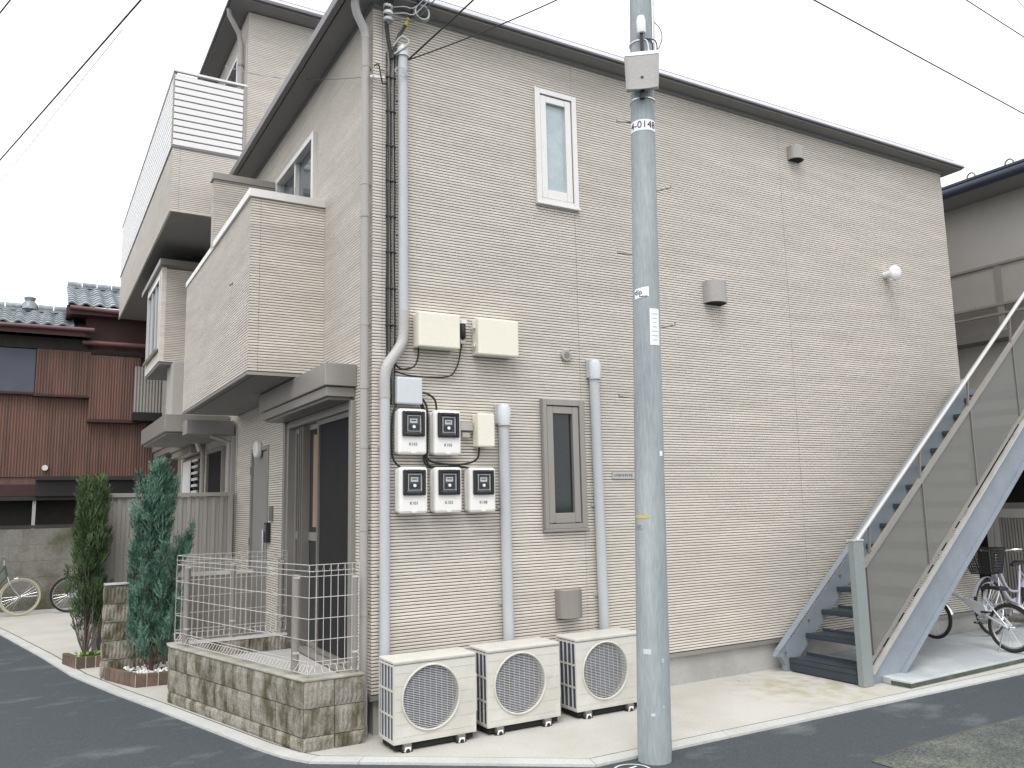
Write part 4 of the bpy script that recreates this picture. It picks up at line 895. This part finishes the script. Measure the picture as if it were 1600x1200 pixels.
# ------------------------------------------------------------------ concrete wall and brown house beyond
bw = thing('garden_wall', 'old mossy concrete block wall with a timber rail behind the parked bicycles', 'wall', (-2, 10.9, 0))
for j in range(5):
    x_ = -6.0-(.2 if j % 2 else 0)
    while x_ < -.1:
        MB().box(x_+.001, x_+.399, 10.9+random.uniform(0, .003), 11.0, .05+j*.282, .05+j*.282+.280).build('block', M_cblock, bw, .002); x_ += .40
MB().box(-6.2, -.1, 10.87, 11.0, -.01, .045).build('plinth', M_conc2, bw)
MB().box(-6.2, -.1, 10.93, 11.01, 0, 1.455).build('mortar_core', M_cblock, bw)
MB().box(-6.2, -.1, 10.9, 11.02, 1.463, 1.52).build('capping', M_timber, bw)
H = thing('brown_house', 'old house clad in brown corrugated iron with glazed tile roofs, far left', 'house', (-2, 13, 0))
def corr(x0, x1, z0, z1, y, m, name, p=.052, d=.010):
    b = MB(); n = int((x1-x0)/p); V = []
    for i in range(n*2+1): V += [(x0+i*p/2, y-(d if i % 2 else 0), z0), (x0+i*p/2, y-(d if i % 2 else 0), z1)]
    b.add(V, [(2*i, 2*i+2, 2*i+3, 2*i+1) for i in range(n*2)]); return b.build(name, m, H)
MB().box(-7, 1.5, 13.02, 18, 2.2, 5.28).build('wall', M_brown, H)
MB().box(-7, 1.5, 13.3, 18, 0, 2.2).build('lower_wall', M_timber, H)
corr(-7, 1.2, 2.45, 4.12, 13.0, M_brown, 'iron_cladding')
b = MB().box(-2.36, -1.38, 12.86, 13.0, 4.10, 5.04).build('shutter_case', M_brown, H); corr(-2.36, -1.38, 4.12, 5.0, 12.855, M_brown, 'iron_cladding')
MB().box(-2.38, -1.36, 12.83, 13.0, 4.07, 4.10).build('case_sill', M_maroon, H)
b = MB().box(-1.375, -.42, 12.84, 13.0, 3.62, 4.98).build('shutter_case', M_brown, H); corr(-1.375, -.42, 3.64, 4.94, 12.835, M_brown, 'iron_cladding')
MB().box(-1.40, -.40, 12.81, 13.0, 3.57, 3.615).build('case_sill', M_maroon, H)
MB().box(-4.5, -2.375, 12.9, 13.0, 4.15, 5.03).build('shutter', M_bluep, H); MB().box(-4.5, -2.375, 12.87, 13.0, 4.10, 4.148).build('case_sill', M_maroon, H)
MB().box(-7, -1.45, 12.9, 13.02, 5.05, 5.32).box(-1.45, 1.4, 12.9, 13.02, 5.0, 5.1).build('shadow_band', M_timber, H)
MB().box(-.55, .6, 12.6, 12.98, 3.78, 4.75).build('grey_panel_wall', M_bronzed, H); corr(-.55, .6, 3.78, 4.75, 12.595, M_bronze, 'iron_cladding', .06)
MB().box(-.55, .6, 12.5, 12.98, 3.6, 3.775).build('grey_panel_eave', M_black, H)
MB().box(-7, -1.42, 12.62, 13.0, 5.30, 5.40).build('eave_board', M_maroon, H)
MB().tube([(-7, 12.55, 5.41), (-1.36, 12.55, 5.45)], .045, 10).build('gutter', M_gutr, H, smooth=True)
MB().box(-1.50, 1.4, 12.85, 13.0, 5.27, 5.80).build('upper_wall', M_maroon, H)
MB().tube([(-1.56, 12.75, 5.22), (1.4, 12.75, 5.22)], .05, 10).build('gutter', M_gutr, H, smooth=True)
MB().tube([(-1.82, 12.55, 5.90), (1.4, 12.55, 5.80)], .045, 10).build('gutter', M_gutr, H, smooth=True)
MB().box(-2.25, 1.4, 12.55, 13.0, 2.37, 2.45).box(-7, 1.4, 12.75, 13.0, 1.98, 2.06).build('lean_to_eave', M_timber, H)
MB().box(-2.25, 1.4, 12.7, 13.2, 2.06, 2.369).build('lean_to_board', M_black, H)
MB().box(-7, -2.25, 12.95, 13.1, 2.07, 2.30).build('rail_board', M_maroon, H)
for x_ in (-5.2, -3.7, -2.28, -.8): MB().box(x_, x_+.06, 12.8, 12.9, 0, 1.98).build('post', M_conduit, H)
o = MB().tube([(-2.10, 12.99, 2.63), (-2.10, 12.93, 2.63)], .055, 16).build('round_vent', M_white, H)
def tile_mesh():
    b = MB(); n = 8; V = []
    for yy, zz in ((-.02, .0), (0.27, .0)):
        for i in range(n+1):
            u = i/n; V.append((u*.27, yy, .032*math.sin(u*2*math.pi)+(.028 if yy < 0 else 0)))
    for i in range(n+1): u = i/n; V.append((u*.27, -.02, .032*math.sin(u*2*math.pi)-.008))
    b.add(V, [(i, i+1, n+2+i, n+1+i) for i in range(n)]+[(i, i+1, 2*n+3+i, 2*n+2+i) for i in range(n)]); o = b.build('roof_tile', M_tile, smooth=True); d = o.data; bpy.data.objects.remove(o); return d
tm = tile_mesh()
def roof(x0, x1, y0, z0, rows, slope, ridge_h, orn=None):
    nx = int((x1-x0)/.26)
    for r_ in range(rows):
        for i in range(nx):
            o = bpy.data.objects.new('roof_tile', tm); col.objects.link(o); par(o, H)
            o.matrix_basis = Matrix.Translation((x0+i*.26, y0+r_*.235*math.cos(slope), z0+r_*.235*math.sin(slope))) @ Matrix.Rotation(slope, 4, 'X') @ Matrix.Rotation(random.uniform(-.01, .01), 4, 'Z')
    yt = y0+rows*.235*math.cos(slope); zt_ = z0+rows*.235*math.sin(slope)
    MB().prism([(x0, y0+.03), (x1, y0+.03), (x1, yt), (x0, yt)], z0-.2, z0-.04).build('roof_deck', M_maroon, H)
    MB().add([(x0, y0, z0-.035), (x1, y0, z0-.035), (x1, yt, zt_-.035), (x0, yt, zt_-.035)], [(0, 1, 2, 3)]).build('roof_underlay', M_timber, H)
    k = int((x1-x0)/.3)
    for i in range(k): MB().tube([(x0+i*.3+.01, yt, zt_+ridge_h), (x0+i*.3+.29, yt, zt_+ridge_h)], .075, 10).build('ridge_tile', M_tile, H, smooth=True)
    MB().box(x0, x1, yt-.06, yt+.06, zt_-.02, zt_+ridge_h-.04).build('ridge_course', M_tile, H)
    return yt, zt_
yt, zt_ = roof(-7.2, -1.50, 12.55, 5.50, 6, R(22), .07)
MB().tube([(-2.55, yt, zt_+.02), (-2.55, yt, zt_+.14), (-2.55, yt, zt_+.2), (-2.55, yt, zt_+.27), (-2.55, yt, zt_+.31)], [.17, .15, .09, .12, .04], 10).build('ridge_ornament', M_tile, H, smooth=True)
roof(-1.86, 1.5, 12.55, 5.97, 8, R(24), .05)
MB().box(-1.88, -1.80, 12.6, 14.4, 5.75, 5.95).build('verge_board', M_maroon, H)

# ------------------------------------------------------------------ outside stair
ST = thing('outside_staircase', 'blue-grey steel outside staircase rising along the street wall', 'staircase', (4.4, -.5, 0))
rs_, rn_ = .2150, .2645; sp_ = rs_/rn_
for k in range(14):
    x_, z_ = 4.39+k*rn_, .133+k*rs_
    o = MB().box(x_, x_+.27, -.955, -.155, z_-.045, z_).build('tread', M_tread, ST, .006)
    MB().box(x_+.006, x_+.012, -.955, -.155, z_-.12, z_-.046).build('tread_lip', M_tread, ST) if k == 0 else None
    MB().box(x_+.005, x_+.03, -.954, -.156, z_+.0005, z_+.004).build('nosing', M_black, o)
    MB().box(x_+.262, x_+.268, -.955, -.155, z_-.0, z_+.03).build('rear_lip', M_tread, o)
def string(y0, y1, x0, x1, off_top, off_bot, m, name='stringer'):
    zt0 = lambda x: .133+(x-4.39)*sp_+off_top; zb_ = lambda x: .133+(x-4.39)*sp_-off_bot
    xb = 4.39+(off_bot-.133)/sp_
    return MB().slab_xz([(x0, max(0.002, zt0(x0)-.02)), (x0+.03, 0.002 if zt0(x0) < .3 else 0.002), (xb, .002), (x1, zb_(x1)), (x1, zt0(x1))], y0, y1).build(name, m, ST)
string(-.15, -.142, 4.36, 7.95, .155, .14, M_steelb)
MB().bar((4.28, -.115, .133+(4.28-4.39)*sp_+.165), (7.95, -.115, .133+(7.95-4.39)*sp_+.165), .07, .012).build('stringer_flange', M_steelb, ST)
MB().slab_xz([(4.22, .16), (4.30, .15), (4.36, .06), (4.36, 0.002), (4.40, .002), (4.5, .30), (4.42, .33)], -.14, -.085).build('stringer_foot', M_steelb, ST)
for x_, dz in ((4.35, .19), (4.72, .48), (5.25, .9)): MB().tube([(x_, -.152, dz), (x_, -.165, dz)], .012, 8).build('bolt', M_bronzed, ST)
o = string(-1.008, -1.0, 4.50, 7.95, -.125, .525, M_steelb)
MB().bar((4.50, -1.03, .133+.11*sp_-.119), (7.95, -1.03, .133+3.56*sp_-.119), .06, .010).build('stringer_flange', M_steelw, ST)
MB().bar((4.90, -1.03, .133+.51*sp_-.532), (7.95, -1.03, .133+3.56*sp_-.532), .06, .008).build('stringer_flange', M_steelb, ST)
MB().box(4.36, 4.50, -1.055, -.985, .0, 1.315).build('newel_post', M_steelg, ST, .006)
MB().box(4.355, 4.505, -1.06, -.98, 1.316, 1.335).build('post_cap', M_steelw, ST, .004)
MB().box(4.40, 4.46, -.17, -.11, .0, .12).build('foot_plate', M_steelb, ST)
hr = lambda x: 1.32+(x-4.444)*sp_*1.006
MB().bar((4.44, -1.02, hr(4.44)), (7.95, -1.02, hr(7.95)), .042, .034).build('handrail', M_steelw, ST, .012)
ptop = lambda x: 1.88+(x-5.52)*sp_; pbot = lambda x: 1.03+(x-5.49)*sp_
MB().bar((4.51, -1.02, ptop(4.51)+.02), (7.95, -1.02, ptop(7.95)+.02), .035, .045).build('panel_rail', M_bronze, ST)
MB().bar((4.51, -1.02, pbot(4.51)-.02), (7.95, -1.02, pbot(7.95)-.02), .035, .03).build('panel_rail', M_bronze, ST)
xs = [4.56, 5.52, 6.48, 7.44, 7.95]
for a, b in zip(xs, xs[1:]):
    MB().slab_xz([(a+.012, pbot(a+.012)), (b-.012, pbot(b-.012)), (b-.012, ptop(b-.012)), (a+.012, ptop(a+.012))], -1.021, -1.019).build('perforated_panel', M_perf, ST)
    MB().box(a-.010, a+.010, -1.035, -1.008, pbot(a), ptop(a)).build('baluster', M_bronzed, ST)
for x_ in (4.62, 5.50, 6.46, 7.42):
    MB().bar((x_, -1.02, ptop(x_)+.04), (x_+.03, -1.02, hr(x_+.03)-.02), .02, .02).build('rail_bracket', M_bronzed, ST)
MB().box(7.95, 9.1, -1.0, -.02, 2.98, 3.06).build('landing', M_steelb, ST)
MB().box(9.0, 9.06, -1.0, -.94, .06, 2.98).build('landing_post', M_steelg, ST)
# ------------------------------------------------------------------ neighbour on the right
NB = thing('neighbour_house', 'grey rendered house with a navy gutter and screened balcony, right edge', 'house', (9.9, 0, 0))
MB().box(9.9, 14, -2.2, 6, 2.45, 6.12).build('upper_wall', M_nbw, NB)
MB().box(10.9, 14, -2.2, 6, 0, 2.449).build('lower_wall', M_dark, NB)  # coloured near-black to stand in for the shade of the open ground floor
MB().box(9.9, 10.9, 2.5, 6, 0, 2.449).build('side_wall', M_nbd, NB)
MB().box(9.32, 14.2, -2.5, 6.5, 6.121, 6.15).build('soffit', M_soffit, NB)
MB().tube([(9.27, -2.5, 6.17), (9.27, 6.5, 6.17)], .075, 12).build('gutter', M_navy, NB, smooth=True)
MB().box(9.22, 14.2, -2.55, 6.6, 6.24, 6.27).build('roof_edge', M_navy, NB)
MB().box(9.28, 9.34, -2.5, 6.5, 6.10, 6.13).build('fascia', M_bronzed, NB)
MB().add([(9.22, -2.55, 6.275), (9.22, 6.6, 6.275), (12, 6.6, 6.9), (12, -2.55, 6.9)], [(0, 1, 2, 3)]).build('roof', M_navy, NB)
for y_ in (-.8, -.25, .3, .82): 
    MB().tube([(9.30, y_+.06*math.cos(q*.524), 6.30+.07*math.sin(q*.524)) for q in range(7)], .012, 6).build('snow_guard', M_bronzed, NB)
for z_, h_ in ((4.99, .035), (4.40, .035), (4.27, .03), (3.93, .10)): MB().box(9.55, 9.60, -2.2, 3, z_, z_+h_).build('balcony_rail', M_bronze if z_ > 4 else M_bronzed, NB)
for y_ in (-1.9, -.85, .17, 1.2, 2.2): MB().box(9.56, 9.60, y_, y_+.09, 4.03, 5.02).build('balcony_post', M_bronze, NB)
for y_ in (-1.81, -.76, .26, 1.29): MB().box(9.575, 9.585, y_, y_+.93, 4.435, 4.99).build('balcony_screen', M_fence, NB)
MB().box(9.61, 9.9, -2.2, 3, 3.93, 4.0).build('balcony_slab', M_bronzed, NB)
MB().box(9.62, 9.898, -2.2, 2.5, 2.5, 2.6).build('beam', M_bronzed, NB)
gt = thing('louvre_gate', 'grey louvred gate panels behind the parked bicycles', 'gate', (9.3, 0, 0))
for y0_ in (-1.6, -.9, -.2):
    f = MB().box(9.28, 9.32, y0_, y0_+.08, .08, 1.52).box(9.28, 9.32, y0_+.60, y0_+.68, .08, 1.52).box(9.28, 9.32, y0_+.08, y0_+.60, 1.40, 1.52).box(9.28, 9.32, y0_+.08, y0_+.60, .08, .18).build('gate_leaf', M_conduit, gt)
    for k in range(13): MB().box(9.285, 9.31, y0_+.085+k*.04, y0_+.108+k*.04, .181, 1.399).build('slat', M_fence, f)
MB().box(9.27, 9.33, .49, .57, .06, 1.6).build('post', M_conduit, gt)
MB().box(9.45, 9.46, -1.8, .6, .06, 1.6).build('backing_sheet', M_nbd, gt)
dg = MB().box(8.35, 8.60, .55, .62, .06, 1.9).build('downpipe_box', M_dark); tag(dg, 'dark upright board at the end of the street wall behind the basket bicycle', 'board')

# ------------------------------------------------------------------ bicycles
def wheel(t, c, r, mt, name='wheel', nsp=28, gum=None):
    c = Vector(c); n = 40
    w = MB().tube([(c.x+(r-.02)*math.cos(6.28318*k/n), c.y, c.z+(r-.02)*math.sin(6.28318*k/n)) for k in range(n)], .019, 8, closed=True).build(name, gum or M_tyre, t, smooth=True)
    MB().tube([(c.x+(r-.045)*math.cos(6.28318*k/n), c.y, c.z+(r-.045)*math.sin(6.28318*k/n)) for k in range(n)], .011, 6, closed=True).build('rim', M_chrome, w, smooth=True)
    MB().tube([(c.x, c.y-.045, c.z), (c.x, c.y+.045, c.z)], .02, 10).build('hub', M_chrome, w, smooth=True)
    s = MB()
    for k in range(nsp):
        a = 6.28318*k/nsp; b = a+(.35 if k % 2 else -.35)
        s.tube([(c.x+.018*math.cos(b), c.y+(.03 if k % 4 < 2 else -.03), c.z+.018*math.sin(b)), (c.x+(r-.05)*math.cos(a), c.y, c.z+(r-.05)*math.sin(a))], .0013, 3, caps=False)
    s.build('spokes', M_chrome, w, kind='stuff'); return w
def arc(c, r, a0_, a1_, n=14): return [(c[0]+r*math.cos(R(a0_+(a1_-a0_)*k/n)), c[1], c[2]+r*math.sin(R(a0_+(a1_-a0_)*k/n))) for k in range(n+1)]
def city_bike(lab, mf, r=.33, basket=True, gum=None, guard=None, grp=None):
    t = thing('bicycle', lab, 'bicycle', (0, 0, 0), grp); wb_ = 1.08; Fc = (wb_/2, 0, r); Rc = (-wb_/2, 0, r)
    wheel(t, Fc, r, mf, gum=gum); wheel(t, Rc, r, mf, gum=gum)
    hd1 = (.33, 0, .68); hd2 = (.285, 0, .86); bb = (-.10, 0, .29); stp = (-.235, 0, .72)
    f = MB(); f.tube([hd1, hd2], .019, 10); f.tube(smooth_pts([hd1, (.12, 0, .42), bb], 5), .018, 10); f.tube(smooth_pts([hd2, (.10, 0, .52), (-.16, 0, .46)], 5), .015, 10)
    f.tube([bb, stp], .016, 10)
    for s_ in (-.05, .05): f.tube([(bb[0], s_*.4, bb[2]), (Rc[0], s_, r)], .010, 8); f.tube([(stp[0], s_*.3, stp[2]-.03), (Rc[0], s_, r)], .008, 8)
    f.build('frame', mf, t, smooth=True)
    k = MB()
    for s_ in (-.05, .05): k.tube(smooth_pts([(.34, s_*.6, .66), (.40, s_, .50), (Fc[0], s_, r)], 4), .010, 8)
    k.build('fork', M_chrome, t, smooth=True)
    h = MB().tube(smooth_pts([(.10, -.27, .98), (.19, -.24, .99), (.27, -.12, .98), (.28, 0, .95), (.27, .12, .98), (.19, .24, .99), (.10, .27, .98)], 4), .011, 8); h.tube([hd2, (.275, 0, .96)], .013, 8)
    h = h.build('handlebar', M_chrome, t, smooth=True)
    for s_ in (-.27, .27): MB().tube([(.04, s_*1.02, .975), (.14, s_*.98, .985)], .016, 8).build('grip', M_black, h, smooth=True)
    for s_ in (-1, 1): MB().tube([(.21, s_*.2, .975), (.12, s_*.27, .945)], .005, 5).build('brake_lever', M_chrome, h)
    sd_ = MB(); prof_ = [(-.36, .095, .80), (-.30, .11, .815), (-.22, .09, .81), (-.12, .035, .80), (-.07, .025, .79)]; V = []
    for x_, w_, z_ in prof_: V += [(x_, -w_, z_-.02), (x_, -w_*.8, z_+.015), (x_, w_*.8, z_+.015), (x_, w_, z_-.02)]
    sd_.add(V, [(4*i+j, 4*i+(j+1) % 4, 4*i+4+(j+1) % 4, 4*i+4+j) for i in range(4) for j in range(4)]+[(3, 2, 1, 0), (16, 17, 18, 19)]); sd_ = sd_.build('saddle', M_black, t, .008, smooth=True)
    MB().tube([stp, (-.245, 0, .79)], .012, 8).build('seat_post', M_chrome, t, smooth=True)
    gm = guard or M_chrome
    for c_, a0_, a1_ in ((Fc, 25, 150), (Rc, 30, 190)):
        g_ = MB(); P = arc(c_, r+.022, a0_, a1_, 16); V = []
        for p in P: V += [(p[0], -.026, p[2]-.006), (p[0], 0, p[2]+.006), (p[0], .026, p[2]-.006)]
        g_.add(V, [(3*i+j, 3*i+3+j, 3*i+4+j, 3*i+1+j) for i in range(16) for j in (0, 1)]); g_.build('mudguard', gm, t, smooth=True)
    cr = MB().tube([(bb[0], -.05, bb[2]), (bb[0], .05, bb[2])], .02, 10); cr.bar((bb[0], -.055, bb[2]), (bb[0]+.12, -.06, bb[2]-.11), .015, .02); cr.bar((bb[0], .055, bb[2]), (bb[0]-.12, .06, bb[2]+.11), .015, .02)
    cr = cr.build('crank', M_chrome, t)
    for s_, p in ((-1, (bb[0]+.12, -.10, bb[2]-.11)), (1, (bb[0]-.12, .10, bb[2]+.11))): MB().box(p[0]-.04, p[0]+.04, p[1]-.035, p[1]+.035, p[2]-.01, p[2]+.01).build('pedal', M_black, cr, .004)
    cc = [(-.02, .37), (-.02, .21), (-.16, .19), (Rc[0]-.03, r-.05), (Rc[0]-.05, r), (Rc[0]-.02, r+.05), (-.15, .39)]
    MB().slab_xz(cc, -.040, -.030).build('chain_case', mf, t, .01)
    MB().tube([(Rc[0]+.05, .05, .3), (Rc[0]+.10, .10, .02)], .008, 6).tube([(Rc[0]+.05, -.05, .3), (Rc[0]+.10, -.10, .02)], .008, 6).build('kickstand', M_chrome, t)
    rk = MB()
    for s_ in (-.06, .06): rk.tube([(-.28, s_, .68), (Rc[0]-.12, s_, .69)], .006, 6); rk.tube([(Rc[0]-.05, s_, .69), (Rc[0], s_, r)], .005, 6)
    for q in range(4): rk.tube([(-.34-q*.08, -.06, .685), (-.34-q*.08, .06, .685)], .004, 5)
    rk.build('rear_rack', M_chrome, t)
    if basket:
        b = MB(); z0, z1 = .72, 1.02; x0, x1 = .36, .68; tp = [(x0, -.17), (x1+.04, -.19), (x1+.04, .19), (x0, .17)]; bt = [(x0+.03, -.12), (x1-.05, -.13), (x1-.05, .13), (x0+.03, .12)]
        lp = lambda q: [(bt[i][0]+(tp[i][0]-bt[i][0])*q, bt[i][1]+(tp[i][1]-bt[i][1])*q, z0+(z1-z0)*q) for i in range(4)]
        for q in [i/9 for i in range(10)]:
            L_ = lp(q)
            for i in range(4): b.tube([L_[i], L_[(i+1) % 4]], .007 if q == 1 else .0042, 4, caps=False)
        for i in range(4):
            for q in [j/12 for j in range(12)]:
                T, B_ = lp(1), lp(0); a_ = Vector(B_[i]).lerp(Vector(B_[(i+1) % 4]), q); c_ = Vector(T[i]).lerp(Vector(T[(i+1) % 4]), q); b.tube([a_, c_], .0042, 4, caps=False)
        for q in range(1, 9): x_ = bt[0][0]+(bt[1][0]-bt[0][0])*q/9; b.tube([(x_, -.125, z0), (x_, .125, z0)], .002, 4, caps=False)
        b.build('basket', M_black, t)
    MB().tube([(.44, 0, .62), (.50, 0, .63)], .028, 10).build('head_lamp', M_chrome, t, smooth=True)
    MB().tube([(Rc[0]-r*.98, 0, .52), (Rc[0]-r*.98-.02, 0, .525)], .022, 10).build('rear_reflector', M_red, t)
    return t
def place(t, x, y, z, rz, tilt=0): t.location = (x, y, z); t.rotation_euler = (tilt, 0, rz)
b1 = city_bike('lilac framed bicycle with a black wire basket parked behind the folding bicycle', M_lilac, .33, True, guard=M_lilac)
place(b1, 8.235, -.30, .06, R(182), R(2))
b2 = city_bike('bicycle with a dark green frame and pale tyres cut off by the left picture edge', M_greenish, .32, False, gum=M_gum)
place(b2, -2.93, 10.50, 0, R(4), R(-3))
b3 = city_bike('silver bicycle half hidden behind the darker cypress', M_silver, .31, False)
place(b3, -1.10, 10.55, 0, R(3), R(-3))
# folding bicycle
t = thing('folding_bicycle', 'small silver folding bicycle standing on the slab beside the staircase', 'bicycle', (0, 0, 0)); r = .255; Fc = (.46, 0, r); Rc = (-.46, 0, r)
wheel(t, Fc, .235, M_silver, nsp=20); wheel(t, Rc, r, M_silver, nsp=24)
f = MB(); f.tube([(.33, 0, .60), (.30, 0, .70)], .022, 10); f.tube([(.32, 0, .63), (.06, 0, .50)], .026, 10)
f.slab_xz([(.06, .53), (.05, .47), (-.10, .36), (-.17, .34), (-.22, .37), (-.18, .47), (-.10, .49)], -.022, .022)
f.tube([(-.14, 0, .36), (-.20, 0, .62)], .018, 10)
for s_ in (-.05, .05): f.tube([(-.15, s_*.4, .38), (Rc[0], s_, r)], .014, 8); f.tube([(-.18, s_*.3, .55), (Rc[0], s_, r)], .009, 8)
f.build('frame', M_silver, t, .006, smooth=True)
k = MB()
for s_ in (-.045, .045): k.tube([(.34, s_, .56), (Fc[0], s_, r)], .011, 8)
k.tube([(.34, -.045, .56), (.34, .045, .56)], .012, 8); k.build('fork', M_silver, t, smooth=True)
h = MB().tube([(.30, 0, .70), (.24, 0, .98)], .015, 8).tube([(.24, -.24, .99), (.24, .24, .99)], .011, 8).build('handlebar', M_chrome, t, smooth=True)
for s_ in (-1, 1): MB().tube([(.24, s_*.15, .99), (.24, s_*.25, .99)], .016, 8).build('grip', M_black, h, smooth=True)
MB().tube([(-.20, 0, .58), (-.215, 0, .64)], .016, 8).build('seat_post', M_chrome, t, smooth=True)
V = []; sd_ = MB()
for x_, w_, z_ in ((-.42, .08, .655), (-.35, .09, .665), (-.24, .05, .66), (-.15, .02, .65)): V += [(x_, -w_, z_-.02), (x_, -w_*.8, z_+.015), (x_, w_*.8, z_+.015), (x_, w_, z_-.02)]
sd_.add(V, [(4*i+j, 4*i+(j+1) % 4, 4*i+4+(j+1) % 4, 4*i+4+j) for i in range(3) for j in range(4)]+[(3, 2, 1, 0), (12, 13, 14, 15)]).build('saddle', M_black, t, .006, smooth=True)
for c_, rr2, a0_, a1_ in ((Fc, .235, 20, 165), (Rc, r, 20, 170)):
    g_ = MB(); P = arc(c_, rr2+.02, a0_, a1_, 14); V = []
    for p in P: V += [(p[0], -.024, p[2]-.006), (p[0], 0, p[2]+.006), (p[0], .024, p[2]-.006)]
    g_.add(V, [(3*i+j, 3*i+3+j, 3*i+4+j, 3*i+1+j) for i in range(14) for j in (0, 1)]); g_.build('mudguard', M_chrome, t, smooth=True)
cr = MB().tube([(-.14, -.06, .33), (-.14, .06, .33)], .02, 10); cr.bar((-.14, -.065, .33), (-.02, -.07, .26), .015, .02); cr.bar((-.14, .065, .33), (-.26, .07, .40), .015, .02)
cr.tube([(-.14, -.045, .33), (-.14, -.05, .33)], .075, 20); cr = cr.build('crank', M_chrome, t)
MB().box(-.06, .02, -.14, -.075, .245, .265).build('pedal', M_black, cr, .004); MB().box(-.30, -.22, .075, .14, .39, .41).build('pedal', M_black, cr, .004)
MB().tube([(Rc[0]+.05, .05, .22), (Rc[0]+.08, .11, .01)], .008, 6).build('kickstand', M_chrome, t)
place(t, 6.79, -.60, .06, R(86), R(3))
